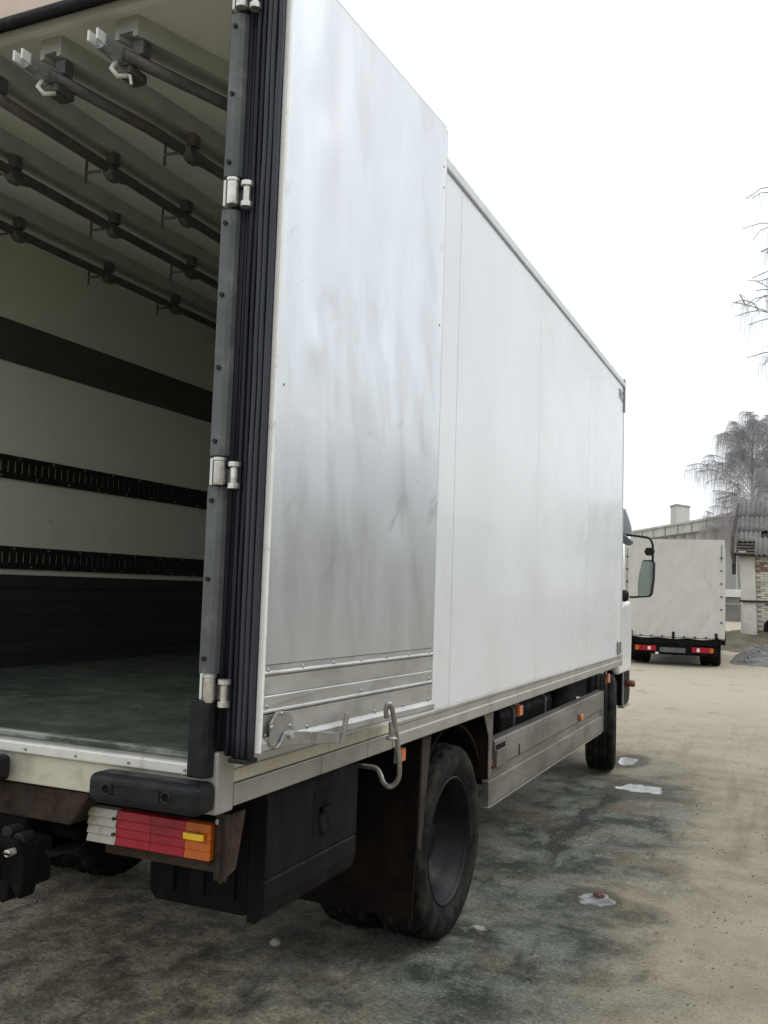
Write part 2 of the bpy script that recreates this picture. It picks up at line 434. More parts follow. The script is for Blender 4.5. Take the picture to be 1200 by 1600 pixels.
def ground_material():
    m = bpy.data.materials.new('dirt_yard')
    m.use_nodes = True
    t = m.node_tree; N = t.nodes; L = t.links
    b = N['Principled BSDF']
    tc = N.new('ShaderNodeTexCoord')
    P = tc.outputs['Object']
    sep = N.new('ShaderNodeSeparateXYZ'); L.new(P, sep.inputs[0])
    def nz(scale, det=6.0, r=0.6, vec=None, dist=0.0):
        n = N.new('ShaderNodeTexNoise'); n.inputs['Scale'].default_value = scale
        n.inputs['Detail'].default_value = det; n.inputs['Roughness'].default_value = r; n.inputs['Distortion'].default_value = dist
        L.new(vec or P, n.inputs['Vector']); return n.outputs['Fac']
    def ma(op, a, c, clamp=False):
        n = N.new('ShaderNodeMath'); n.operation = op; n.use_clamp = clamp
        for i, q in enumerate((a, c)):
            if isinstance(q, (int, float)): n.inputs[i].default_value = q
            else: L.new(q, n.inputs[i])
        return n.outputs[0]
    def mr(v, a, c, lo=0.0, hi=1.0, smooth=True):
        n = N.new('ShaderNodeMapRange'); n.interpolation_type = 'SMOOTHSTEP' if smooth else 'LINEAR'
        L.new(v, n.inputs['Value']); n.inputs['From Min'].default_value = a; n.inputs['From Max'].default_value = c
        n.inputs['To Min'].default_value = lo; n.inputs['To Max'].default_value = hi; return n.outputs[0]
    def mix(f, a, c):
        n = N.new('ShaderNodeMix'); n.data_type = 'RGBA'
        if isinstance(f, (int, float)): n.inputs['Factor'].default_value = f
        else: L.new(f, n.inputs['Factor'])
        for k, q in (('A', a), ('B', c)):
            if isinstance(q, tuple): n.inputs[k].default_value = (*q, 1)
            else: L.new(q, n.inputs[k])
        return n.outputs['Result']
    big = nz(0.9, 5.0, 0.6, dist=0.4)
    med = nz(2.6, 8.0, 0.65)
    fine = nz(62.0, 5.0, 0.75)
    tan = mix(mr(med, 0.35, 0.65), (0.235, 0.200, 0.145), (0.325, 0.285, 0.21))
    mpt = N.new('ShaderNodeMapping'); mpt.inputs['Scale'].default_value = (3.4, 0.22, 1); mpt.inputs['Rotation'].default_value = (0, 0, 0.10); L.new(P, mpt.inputs['Vector'])
    trk = nz(1.6, 5.0, 0.55, vec=mpt.outputs[0])
    tan = mix(mr(trk, 0.50, 0.68, 0.0, 0.65), tan, (0.185, 0.155, 0.108))
    tan = mix(mr(sep.outputs['Y'], 6.0, 16.0), mix(mr(nz(0.35, 4.0), 0.45, 0.7), tan, (0.34, 0.305, 0.235)), (0.41, 0.365, 0.285))
    tan = mix(mr(nz(1.3, 8.0, 0.7), 0.56, 0.72), tan, (0.20, 0.18, 0.14))
    damp = mix(mr(med, 0.38, 0.62), (0.036, 0.042, 0.033), (0.155, 0.165, 0.138))
    damp = mix(mr(nz(1.1, 7.0, 0.6, dist=0.8), 0.50, 0.64), damp, (0.190, 0.192, 0.160))
    damp = mix(mr(nz(1.5, 6.0, 0.6), 0.52, 0.66), damp, (0.125, 0.104, 0.072))
    near = mr(ma('ADD', ma('ADD', sep.outputs['X'], ma('MULTIPLY', sep.outputs['Y'], 0.55)), ma('MULTIPLY', ma('SUBTRACT', nz(2.2, 6.0, 0.62), 0.5), 3.2)), 0.8, -0.2, 0.0, 0.88)
    damp = mix(near, damp, mix(mr(nz(6.0, 7.0, 0.7), 0.40, 0.62), (0.140, 0.117, 0.080), (0.350, 0.305, 0.222)))
    damp = mix(mr(nz(7.0, 8.0, 0.72, dist=0.6), 0.55, 0.68, 0.0, 0.8), damp, (0.205, 0.205, 0.178))
    # damp earth and coloured-in shade by and under the truck, dry tan earth beyond
    w1 = ma('ADD', sep.outputs['X'], ma('MULTIPLY', ma('SUBTRACT', big, 0.5), 2.2))
    w2 = ma('ADD', sep.outputs['Y'], ma('MULTIPLY', ma('SUBTRACT', nz(0.7, 5.0), 0.5), 4.5))
    mask = ma('MULTIPLY', mr(w1, 0.95, 0.25), mr(w2, 8.2, 5.6))
    mask = ma('MULTIPLY', mask, mr(w2, -1.6, 0.6, 0.25, 1.0))
    col = mix(mask, tan, damp)
    # dark wet drip track along the truck
    mpv = N.new('ShaderNodeMapping'); mpv.inputs['Scale'].default_value = (2.2, 0.8, 1); L.new(P, mpv.inputs['Vector'])
    st = nz(2.0, 8.0, 0.65, vec=mpv.outputs[0])
    tr = ma('ABSOLUTE', ma('SUBTRACT', ma('ADD', sep.outputs['X'], ma('MULTIPLY', ma('SUBTRACT', st, 0.5), 0.7)), 0.03), 0.0)
    trm = ma('MULTIPLY', mr(tr, 0.13, 0.02), ma('MULTIPLY', mr(sep.outputs['Y'], 3.0, 3.8), mr(sep.outputs['Y'], 6.4, 5.4)))
    blot = ma('MULTIPLY', mr(st, 0.54, 0.68), mask)
    wet = ma('MAXIMUM', ma('MULTIPLY', trm, 0.9), ma('MULTIPLY', blot, 0.8))
    col = mix(wet, col, (0.026, 0.028, 0.025))
    for (pcx, pcy, prx, pry) in ((0.20, 5.95, 0.33, 0.46), (0.44, 2.93, 0.17, 0.23), (-0.08, 7.30, 0.20, 0.46)):
        dx = ma('DIVIDE', ma('SUBTRACT', sep.outputs['X'], pcx), prx); dy = ma('DIVIDE', ma('SUBTRACT', sep.outputs['Y'], pcy), pry)
        dd = ma('ADD', ma('ADD', ma('MULTIPLY', dx, dx), ma('MULTIPLY', dy, dy)), ma('MULTIPLY', ma('SUBTRACT', st, 0.5), 1.6))
        wr = mr(dd, 1.05, 0.45, 0.0, 0.75)
        col = mix(wr, col, (0.075, 0.070, 0.055))
        wet = ma('MAXIMUM', wet, wr)
    # coarse grit
    vor = N.new('ShaderNodeTexVoronoi'); vor.inputs['Scale'].default_value = 72.0; L.new(P, vor.inputs['Vector'])
    grit = mr(vor.outputs['Distance'], 0.05, 0.38, 1.0, 0.0)
    hsv = N.new('ShaderNodeHueSaturation'); L.new(col, hsv.inputs['Color'])
    fc_ = ma('ADD', 1.0, ma('MULTIPLY', ma('SUBTRACT', mr(fine, 0.30, 0.70, 0.0, 1.0, False), 0.5), mr(mask, 0.0, 1.0, 0.42, 1.25, False)))
    L.new(fc_, hsv.inputs['Value'])
    vc = N.new('ShaderNodeSeparateColor'); L.new(vor.outputs['Color'], vc.inputs[0])
    spk = ma('MULTIPLY', mr(vc.outputs[0], 0.86, 0.95), grit)
    dspk = ma('MULTIPLY', mr(vc.outputs[1], 0.80, 0.92), grit)
    col2 = mix(ma('MULTIPLY', dspk, ma('MULTIPLY', ma('ADD', mask, 0.25), 0.6)), hsv.outputs['Color'], (0.035, 0.034, 0.028))
    col2 = mix(ma('MULTIPLY', spk, ma('MULTIPLY', ma('ADD', mask, 0.2), 0.7)), col2, (0.40, 0.395, 0.355))
    L.new(col2, b.inputs['Base Color'])
    rg = ma('SUBTRACT', 0.92, ma('ADD', ma('MULTIPLY', mask, 0.06), ma('MULTIPLY', wet, 0.06)))
    L.new(rg, b.inputs['Roughness'])
    b.inputs['Specular IOR Level'].default_value = 0.18
    h = ma('ADD', ma('MULTIPLY', fine, mr(mask, 0.0, 1.0, 0.30, 0.8, False)), ma('ADD', ma('MULTIPLY', grit, 0.45), ma('MULTIPLY', med, 1.6)))
    bp = N.new('ShaderNodeBump'); bp.inputs['Strength'].default_value = 0.45; bp.inputs['Distance'].default_value = 0.018
    L.new(h, bp.inputs['Height']); L.new(bp.outputs[0], b.inputs['Normal'])
    return m
ground = gm.build('ground', ground_material(), smooth=True, fix=False)
tag(ground, 'packed tan dirt yard with damp grey patches', 'ground', kind='structure')

def puddle(cx, cy, rx, ry, seed, label):
    mb = MB(); n = 110
    vs = [(cx, cy, gz(cx, cy) + 0.006)]
    for k in range(n):
        a = 2 * PI * k / n
        r = 1 + 0.34 * noise.noise(Vector((math.cos(a) * 1.5, math.sin(a) * 1.5, seed))) + 0.16 * noise.noise(Vector((math.cos(a) * 4, math.sin(a) * 4, seed + 9))) + 0.09 * noise.noise(Vector((math.cos(a) * 11, math.sin(a) * 11, seed + 4)))
        vs.append((cx + rx * r * math.cos(a), cy + ry * r * math.sin(a), 0.0))
    zt = sum(gz(v[0] * .7 + cx * .3, v[1] * .7 + cy * .3) for v in vs) / len(vs) + 0.0012
    mb.add([(v[0], v[1], zt) for v in vs], [(0, 1 + k, 1 + (k + 1) % n) for k in range(n)])
    o = mb.build('puddle', pudm, fix=False)
    tag(o, label, 'puddle', kind='structure')
puddle(0.21, 5.95, 0.20, 0.25, 1.0, 'pale puddle on the dirt just behind the front wheel')
puddle(0.44, 2.92, 0.088, 0.115, 4.0, 'small pale puddle around a reddish clod')
puddle(-0.10, 7.30, 0.085, 0.26, 7.0, 'thin pale puddle in front of the front wheel')

def rock(name, mat, c, r, seed, sq=(1, 1, 0.6), sub=2):
    bm = bmesh.new()
    bmesh.ops.create_icosphere(bm, subdivisions=sub, radius=1.0)
    for v in bm.verts:
        k = 1 + 0.45 * noise.noise(v.co * 1.3 + Vector((seed, 0, 0))) + (0.45 * noise.noise(v.co * 3.5 + Vector((seed, 4, 0))) if sub > 2 else 0)
        v.co = Vector((v.co.x * sq[0] * k * r, v.co.y * sq[1] * k * r, v.co.z * sq[2] * k * r))
    me = bpy.data.meshes.new(name); bm.to_mesh(me); bm.free()
    me.materials.append(mat)
    o = bpy.data.objects.new(name, me); COL.objects.link(o)
    o.location = (c[0], c[1], gz(c[0], c[1]) + sq[2] * r * 0.55)
    return o
p = ray_on(430, 1474, 2, 0.0)
tag(rock('stone', stonem, p, 0.026, 2.0, (1, 0.8, 0.8)), 'small pale rounded stone on the ground below the black toolbox', 'stone')
p = ray_on(746, 1449, 2, 0.0)
tag(rock('stone', stonem, p, 0.032, 5.0, (1, 0.8, 0.25)), 'flat brownish stone on the ground right of the rear wheel', 'stone')
p = ray_on(936, 1403, 2, 0.0)
tag(rock('clod', redclod, p, 0.028, 8.0, (1, 0.9, 0.55), 3), 'reddish crumbly clod lying in the small puddle', 'clod')

# loose grit, too small to count
pb = MB()
for k in range(15000):
    u = random.random()
    y = -1.2 + 11.5 * u ** 1.7
    x = random.uniform(-2.6, 3.6)
    r = 0.0022 + 0.0085 * random.random() ** 4 * (1.0 if y > 0.3 else 0.8)
    z = gz(x, y)
    a = random.random() * PI
    ca, sa = math.cos(a) * r, math.sin(a) * r
    h = r * random.uniform(0.5, 1.0)
    pb.add([(x + ca, y + sa, z), (x - sa * .8, y + ca * .8, z), (x - ca, y - sa, z), (x + sa * .7, y - ca * .7, z), (x + r * .2, y + r * .1, z + h), (x, y, z - h * .3)],
           [(0, 1, 4), (1, 2, 4), (2, 3, 4), (3, 0, 4), (1, 0, 5), (2, 1, 5), (3, 2, 5), (0, 3, 5)])
tag(pb.build('gravel', pebm, fix=False), 'loose grit and small gravel scattered over the yard', 'gravel', kind='stuff')

# ------------------------------------------------------------------ wheels
def tyre_mesh(R, W, rim_r, block):
    """axis x, centred; block=True: block tread, else longitudinal grooves"""
    mb = MB()
    hw = W / 2
    prof = [(-hw + 0.03, rim_r - 0.012), (-hw + 0.012, rim_r + 0.008), (-hw - 0.004, rim_r + 0.05), (-hw - 0.010, (rim_r + R) / 2), (-hw + 0.000, R - 0.045), (-hw + 0.012, R - 0.018)]
    nt_ = 21 if block else 23
    tread = []
    for i in range(nt_):
        u = i / (nt_ - 1)
        tread.append((-hw + 0.022 + u * (W - 0.044), R - 0.010 * (2 * u - 1) ** 2))
    prof2 = prof + tread + [(-q[0], q[1]) for q in reversed(prof)]
    n = 144 if block else 72
    m = len(prof2)
    k0, k1 = len(prof), len(prof) + nt_
    for k in range(n):
        a = 2 * PI * k / n
        for i, (x, r) in enumerate(prof2):
            if k0 <= i < k1:
                j = i - k0
                if block:
                    row = j // 4
                    g = (j % 4 == 0 and 0 < j < nt_ - 1)
                    ph = (k + row * 2 + (j % 4) // 2) % 6
                    if g or ph in (0, 1): r -= 0.017
                else:
                    if j in (4, 5, 9, 10, 12, 13, 17, 18): r -= 0.013
            vs = (x, r * math.cos(a), r * math.sin(a))
            mb.v.append(vs)
    for k in range(n):
        k2 = (k + 1) % n
        for i in range(m - 1):
            mb.f.append((k * m + i, k * m + i + 1, k2 * m + i + 1, k2 * m + i))
    return mb

def rim_mesh(rr, W, depth, front):
    """deep dish rim; visible side is +x. depth = disc distance behind the outer flange"""
    hw = W / 2 - 0.012
    pr = [(hw, rr + 0.006), (hw + 0.004, rr + 0.001), (hw - 0.004, rr - 0.008), (hw - 0.03, rr - 0.012), (hw - 0.045, rr - 0.032),
          (hw - 0.085, rr - 0.036), (hw - 0.10, rr - 0.052), (hw - depth, rr - 0.060), (hw - depth - 0.012, rr - 0.085),
          (hw - depth - 0.004, rr * 0.55), (hw - depth + 0.012, rr * 0.46), (hw - depth + 0.012, 0.001)]
    mb = MB().lathe(pr, 56)
    back = [(-hw, rr + 0.006), (-hw, rr - 0.012), (-hw + 0.05, rr - 0.03), (-hw + 0.06, 0.001)]
    mb.lathe(back, 40)
    return mb

R_T, W_T, R_R = 0.440, 0.245, 0.283
tm_block = tyre_mesh(R_T, W_T, R_R, True).mesh('tyre', tyre, True)
tm_rib = tyre_mesh(R_T, W_T, R_R, False).mesh('tyre', tyre, True)
rm_dish = rim_mesh(R_R, W_T, 0.150, False).mesh('rim', rimb, True)
rm_front = rim_mesh(R_R, W_T, 0.03, True).mesh('rim', rimb, True)
hubm = MB().lathe([(0.0, 0.001), (0.0, 0.07), (-0.02, 0.085), (-0.10, 0.09), (-0.10, 0.001)], 24).mesh('hub', rimb, True)
nutm = MB().cyl((0, 0, 0), 0.015, 0.03, 'x', 6).mesh('wheel_nut', rimb)

def wheel(parent, wmat, tm, rmesh, disc_x=None, name='wheel', nuts=True):
    t = put(tm, name, parent, wmat)
    ob = put(rmesh, 'rim', t, wmat)
    if disc_x is not None:
        put(hubm, 'hub', t, wmat @ T((disc_x + 0.05, 0, 0)))
        if nuts:
            for k in range(8):
                a = 2 * PI * k / 8
                put(nutm, 'wheel_nut', t, wmat @ T((disc_x + 0.018, 0.118 * math.cos(a), 0.118 * math.sin(a))))
    return t

# ------------------------------------------------------------------ the box truck
truck = empty('box_truck', (-1.25, 3.0, 0.0))
tag(truck, 'large white box lorry with its rear door swung open, seen from its rear right corner', 'truck')

# ---- cargo body: right wall
XW = 0.0
YF = 6.235
rw = MB().box(-0.060, -0.014, 0.06, YF - 0.02, 1.095, 3.455).build('side_wall', inner, truck)
for (a, b_) in ((0.06, 1.799), (1.8015, 3.2735), (3.276, 4.748), (4.7505, YF - 0.03)):
    def fn(u, v, a=a, b_=b_):
        y = a + (b_ - a) * u; z = 1.092 + (3.457 - 1.092) * v
        e = min(1, u * 8, (1 - u) * 8, v * 12, (1 - v) * 12)
        amp = 0.0010 + 0.0022 * sst(4.2, 5.6, y)
        d = noise.noise(Vector((y * 1.1, z * 2.2, 3.0))) * amp + noise.noise(Vector((y * 3.1, z * 5.0, 8.0))) * amp * 0.45
        return (XW + d * max(0, e), y, z)
    MB().grid(fn, 34, 50).build('wall_panel', white, rw, smooth=True)
# roof edge, lower rail and corner pieces on the right side
MB().prism([(-0.062, 3.440), (-0.004, 3.4575), (0.010, 3.4575), (0.013, 3.463), (0.012, 3.500), (0.004, 3.518), (-0.030, 3.527), (-0.062, 3.527)], 0.06, 5.30).build('roof_rail', trim, rw, smooth=False)
MB().prism([(-0.062, 3.440), (-0.004, 3.4575), (0.010, 3.4575), (0.013, 3.463), (0.012, 3.500), (0.004, 3.518), (-0.030, 3.527), (-0.062, 3.527)], 5.304, YF - 0.02).build('roof_rail', trim, rw)
MB().prism([(-0.050, 0.995), (0.010, 0.995), (0.014, 0.999), (0.014, 1.040), (0.009, 1.046), (0.009, 1.072), (0.014, 1.078), (0.014, 1.088), (0.008, 1.0935), (-0.050, 1.0935)], 1.149, YF - 0.005).build('lower_rail', railgrey, rw)
for (a, b_) in ((0.058, 0.569), (0.573, 0.924), (0.928, 1.145)):
    MB().box(-0.05, 0.013, a, b_, 0.994, 1.0535).build('lower_rail', railgrey, rw, bevel=0.003)
for (a, b_) in ((0.058, 0.628), (0.632, 1.1455)):
    MB().box(-0.05, 0.008, a, b_, 1.056, 1.0915).build('cream_strip', cream, rw, bevel=0.003)
MB().prism([(-0.060, -0.028), (0.014, -0.028), (0.016, 0.0), (0.014, 0.055), (-0.060, 0.055)], 0.985, 1.150, 'z').build('corner_plate', railgrey, rw, bevel=0.006)
MB().box(-0.055, 0.004, YF - 0.028, YF, 1.095, 3.456).build('corner_trim', trim, rw, bevel=0.004)
MB().box(-0.065, 0.012, YF - 0.05, YF + 0.006, 3.235, 3.532).build('corner_cap', cabg, rw, bevel=0.006)
MB().box(0.004, 0.016, YF - 0.22, YF - 0.06, 1.105, 1.205).build('wall_bracket', railgrey, rw, bevel=0.003)
MB().box(0.017, 0.026, YF - 0.17, YF - 0.145, 1.105, 1.205).build('wall_bracket', railgrey, rw, bevel=0.003)
# letters on the top front corner
fc = bpy.data.curves.new('letters', 'FONT'); fc.body = 'FRC'; fc.size = 0.125; fc.extrude = 0.0008; fc.align_x = 'LEFT'
fo = bpy.data.objects.new('letters_tmp', fc); COL.objects.link(fo)
dg = bpy.context.evaluated_depsgraph_get()
fme = bpy.data.meshes.new_from_object(fo.evaluated_get(dg)); fme.materials.clear(); fme.materials.append(navytxt)
bpy.data.objects.remove(fo)
put(fme, 'lettering', rw, T((0.0045, 5.955, 3.315)) @ Matrix(((0, 0, 1, 0), (1, 0, 0, 0), (0, 1, 0, 0), (0, 0, 0, 1))))

# ---- left wall, front wall, roof, floor
lw = MB().box(-2.50, -2.42, 0.0, YF, 1.095, 3.46).build('left_wall', inner, truck)
for (z0, z1) in ((2.115, 2.24), (1.637, 1.757)):                  # slotted lashing rails
    mb = MB()
    zc0, zc1 = z0 + 0.034, z1 - 0.030
    mb.box(-2.4195, -2.408, 0.1, 6.1, z0, zc0 - 0.001).box(-2.4195, -2.408, 0.1, 6.1, zc1 + 0.001, z1)
    y = 0.1
    pitch = 0.0492
    while y < 6.05:
        mb.box(-2.4195, -2.4085, y, y + pitch - 0.016, zc0 - 0.0005, zc1 + 0.0005); y += pitch
    r = mb.build('lashing_rail', railblk, lw)
    sm = None
    for k in range(24):
        yy = 0.22 + k * 0.25
        for zz in (z0 + 0.013, z1 - 0.013):
            if sm is None: sm = MB().cyl((0, 0, 0), 0.006, 0.006, 'x', 8).mesh('screw', galv)
            put(sm, 'screw', lw, T((-2.406, yy + (0.12 if zz > z0 + 0.05 else 0), zz)))
MB().box(-2.4195, -2.411, 0.05, 6.15, 2.737, 2.960).build('dark_band', band, lw)
mb = MB()
prof = []
z = 1.115
while z < 1.60:                                              # ribbed kick panel
    prof += [(-2.409, z), (-2.409, z + 0.058), (-2.413, z + 0.062), (-2.413, z + 0.068)]; z += 0.07
prof += [(-2.409, 1.6065)]
mb.prism(prof + [(-2.4195, 1.6065), (-2.4195, 1.115)], 0.05, 6.15, 'y').build('kick_panel', kick, lw)
MB().box(-2.42, -0.061, YF - 0.08, YF - 0.021, 1.095, 3.44).build('front_wall', inner, truck)
roof = MB().box(-2.49, -0.063, 0.03, YF - 0.02, 3.405, 3.52).build('roof', ceilm, truck)
MB().box(-2.42, -0.061, 0.135, YF - 0.08, 1.03, 1.112).build('cargo_floor', floorm, truck)
MB().box(-2.42, -0.061, 0.108, 0.134, 1.03, 1.1145).build('floor_edge', floorworn, truck, bevel=0.004)
MB().box(-2.42, -0.061, 0.032, 0.107, 1.03, 1.099).build('floor_step', floorm, truck)
# ---- rear frame
rb = MB().box(-2.46, -0.061, 0.0, 0.04, 0.988, 1.074).build('rear_beam', cream, truck, bevel=0.004)
MB().prism([(0.031, 1.1085), (0.026, 1.111), (-0.006, 1.111), (-0.014, 1.106), (-0.016, 1.078), (-0.008, 1.0755), (0.031, 1.0755)], -2.46, -0.063, 'x').build('sill_lip', bright, rb, bevel=0.003)
for k in range(12):
    MB().cyl((-0.10 - k * 0.19, -0.017, 1.090), 0.004, 0.004, 'y', 8).build('rivet', galv, rb)
hd = MB().box(-2.46, -0.02, -0.005, 0.03, 3.432, 3.53).build('rear_header', M('pale_header', (0.66, 0.52, 0.42), 0.5, var=0.1), truck, bevel=0.004)
MB().tube([(-2.44, -0.006, 3.410), (-0.06, -0.006, 3.410)], 0.021, 14).build('header_seal', rub_dark, hd, smooth=True)
MB().box(-2.44, -0.065, 0.031, 0.060, 3.388, 3.404).build('header_strip', ceilm, hd)
# right rear post with rubber hinge covers
post = MB().box(-0.072, 0.002, -0.012, 0.056, 1.152, 3.431).build('rear_post', rub_navy, truck, bevel=0.004)
MB().box(-0.060, 0.002, -0.010, 0.056, 1.094, 1.150).build('post_foot', cream, post)
cov = [(3.305, 3.43), (2.735, 3.215), (1.945, 2.640), (1.355, 1.862)]
def cover_prof(xa, xb, yb, yf):
    return [(xa, yb), (xa, yf + 0.006), (xa + 0.006, yf), (xb - 0.018, yf), (xb - 0.006, yf + 0.010), (xb, yf + 0.024), (xb, yb)]
rivm = MB().cyl((0, 0, 0), 0.0065, 0.007, 'y', 12).mesh('rivet', rub_dark)
for i, (a, b_) in enumerate(cov):
    xa = -0.052 - 0.002 * i
    c = MB().prism(cover_prof(xa, -0.004, -0.013, -0.040), a, b_, 'z').build('hinge_cover', rub_cover, post, bevel=0.002)
    n = 1 if b_ - a < 0.2 else 3 if b_ - a < 0.6 else 4
    for k in range(n):
        put(rivm, 'cover_rivet', post, T((xa + 0.020, -0.043, a + 0.04 + (b_ - a - 0.08) * (k / max(1, n - 1)))))
MB().prism(cover_prof(-0.066, 0.000, -0.013, -0.062), 1.084, 1.288, 'z').build('hinge_cover', rub_dark, post, bevel=0.006)
# vertical ribs between the covers and the door
for xx in (0.006, 0.016, 0.025):
    MB().tube([(xx, -0.010, 1.155), (xx, -0.010, 3.43)], 0.005, 8).build('seal_rib', rub_navy, post, smooth=True)
# hinges
for zc in (3.262, 2.686, 1.902, 1.320):
    zb, zt = zc - 0.038, zc + 0.036
    MB().box(-0.045, -0.037, -0.046, -0.013, zb, zt).build('hinge_leaf', edgew, post, bevel=0.001)
    h = MB().lathe([(zb, 0.001), (zb, 0.015), (zb + .006, 0.0165), (zt - .010, 0.0165), (zt - .008, 0.019), (zt, 0.019), (zt + .002, 0.001)], 18, (-0.015, -0.044, 0), 'z').build('hinge_barrel', chrome, post)
    sharp_smooth(h)
    zb -= 0.010; zt -= 0.010
    h = MB().lathe([(zb, 0.001), (zb, 0.017), (zb + .014, 0.017), (zb + .016, 0.011), (zt - .018, 0.011), (zt - .014, 0.018), (zt - .002, 0.018), (zt, 0.001)], 18, (0.027, -0.036, 0), 'z').build('hinge_pin', chrome, post)
    sharp_smooth(h)
    MB().box(-0.010, 0.024, -0.026, -0.014, zb + 0.016, zt - 0.018).build('hinge_link', galv, post)

# ---- the open rear door, folded back against the side
D0 = Vector((0.120, -0.015, 0)); D1 = Vector((0.178, 1.108, 0))
du = (D1 - D0).normalized(); dn = Vector((du.y, -du.x, 0))       # dn points away from the truck
DW = (D1 - D0).length
ZB, ZT = 1.160, 3.380
DM = Matrix(((du.x, dn.x, 0, D0.x), (du.y, dn.y, 0, D0.y), (0, 0, 1, 0), (0, 0, 0, 1)))   # local: x along the door, y outward, z up
door = MB().box(0.004, DW - 0.004, -0.060, -0.004, ZB + 0.004, ZT - 0.004).mesh('rear_door', white)
door = put(door, 'rear_door', truck, DM)
tag(door, 'rear door swung round, bare scuffed aluminium inner face outwards')
def dpart(mb, name, mat, bevel=0.0, smooth=False):
    o = put(mb.mesh(name, mat, smooth), name, door, DM)
    if bevel:
        b = o.modifiers.new('bevel', 'BEVEL'); b.width = bevel; b.segments = 2; b.limit_method = 'ANGLE'
    return o
def dent(u, z):
    d = 0.0
    # long upright crease and knocks near the hinge side, shallow waves elsewhere
    cx = 0.30 - 0.06 * (z - 2.2) * 0.3
    amp = sst(1.75, 2.2, z) * (0.55 + 0.45 * noise.noise(Vector((0, 0, z * 2.6))))
    q = (u - cx) / 0.055
    d -= 0.0085 * amp * math.exp(-q * q)
    q = (u - cx + 0.09) / 0.07
    d += 0.0035 * amp * math.exp(-q * q)
    for (a, b_, r, h) in ((0.20, 3.02, 0.07, -0.007), (0.27, 2.93, 0.06, 0.004), (0.28, 2.42, 0.05, -0.007), (0.22, 2.30, 0.05, 0.005), (0.60, 2.45, 0.07, -0.004), (0.55, 2.25, 0.09, 0.003), (0.95, 2.5, 0.08, -0.003), (0.80, 1.85, 0.07, -0.004)):
        d += h * math.exp(-((u - a) ** 2 + ((z - b_) * 0.8) ** 2) / (r * r))
    d += 0.0022 * noise.noise(Vector((u * 3.0, z * 1.6, 2.0))) + 0.0009 * noise.noise(Vector((u * 9.0, z * 6.0, 4.0)))
    if z > 2.1: d += 0.0016 * noise.noise(Vector((u * 7 + z * 3.5, z * 1.5, 11.0)))
    return d
def fs(u, v):
    x = 0.008 + (DW - 0.014) * u; z = 1.386 + (ZT - 1.386) * v
    e = max(0.0, min(1, u * 14, (1 - u) * 14, v * 14, (1 - v) * 14))
    return (x, 0.006 + max(-0.0085, 0.95 * dent(x, z)) * e, z)
dpart(MB().grid(fs, 90, 150), 'aluminium_sheet', alu, smooth=True)
dpart(MB().prism([(-0.003, 1.357), (0.006, 1.357), (0.010, 1.360), (0.010, 1.364), (0.005, 1.369), (0.004, 1.384), (-0.003, 1.384)], 0.008, DW - 0.006, 'x'), 'joint_strip', alu2)
dpart(MB().prism([(-0.003, 1.256), (0.006, 1.256), (0.010, 1.259), (0.010, 1.263), (0.005, 1.267), (0.005, 1.300), (0.003, 1.303), (0.005, 1.306), (0.005, 1.355), (-0.003, 1.355)], 0.008, DW - 0.006, 'x'), 'kick_plank', alu2)
dpart(MB().prism([(-0.003, ZB), (0.014, ZB), (0.018, ZB + 0.004), (0.018, ZB + 0.022), (0.010, ZB + 0.030), (0.005, ZB + 0.034), (0.005, 1.2535), (-0.003, 1.2535)], 0.008, DW - 0.006, 'x'), 'kick_plank', alu2)
dpart(MB().box(-0.0045, 0.0075, -0.064, 0.0135, ZB - 0.002, ZT), 'edge_profile', edgew, 0.0015)
dpart(MB().box(DW - 0.0035, DW + 0.0045, -0.064, 0.005, ZB - 0.002, ZT), 'edge_profile', trim, 0.0015)
dpart(MB().box(0.005, DW - 0.004, -0.064, 0.003, ZT - 0.0035, ZT + 0.012), 'top_profile', trim, 0.002)
rvm = MB().lathe([(0, 0.001), (0.004, 0.001), (0.003, 0.004), (0, 0.0055)], 10, (0, 0, 0), 'z').mesh('rivet', galv, True)
RV = Matrix.Rotation(-PI / 2, 4, 'X')
for zz, n, y in ((1.371, 7, 0.0045), (1.275, 3, 0.0052), (ZB + 0.039, 6, 0.0052)):
    for k in range(n):
        xx = 0.035 + (DW - 0.07) * k / (n - 1)
        put(rvm, 'rivet', door, DM @ T((xx, y, zz)) @ RV)
for zz, xx in ((2.15, 0.05), (3.22, DW - 0.03), (3.14, DW - 0.025), (2.6, DW - 0.03)):
    put(rvm, 'rivet', door, DM @ T((xx, 0.0045, zz)) @ RV)
# rubber seals along the hinge edge
dpart(MB().box(-0.010, -0.004, -0.094, -0.001, ZB - 0.018, ZT), 'seal_base', rub_navy, 0.002)
for i, (yy, rr) in enumerate(((-0.010, 0.0095), (-0.030, 0.0085), (-0.047, 0.0085), (-0.064, 0.0065), (-0.082, 0.0065))):
    pts = []
    for k in range(40):
        z = ZB - 0.016 + (ZT - ZB + 0.014) * k / 39
        wob = 0.0018 * noise.noise(Vector((i * 7.0, 0, z * 4.0)))
        pts.append((-0.0125 + wob, yy + wob * 1.2, z))
    dpart(MB().tube(pts, rr, 8), 'seal_lip', rub_lip if i < 3 else rub_navy, smooth=True)
dpart(MB().box(-0.022, 0.03, -0.075, -0.012, ZB - 0.032, ZB - 0.019), 'seal_foot', rub_dark, 0.004)
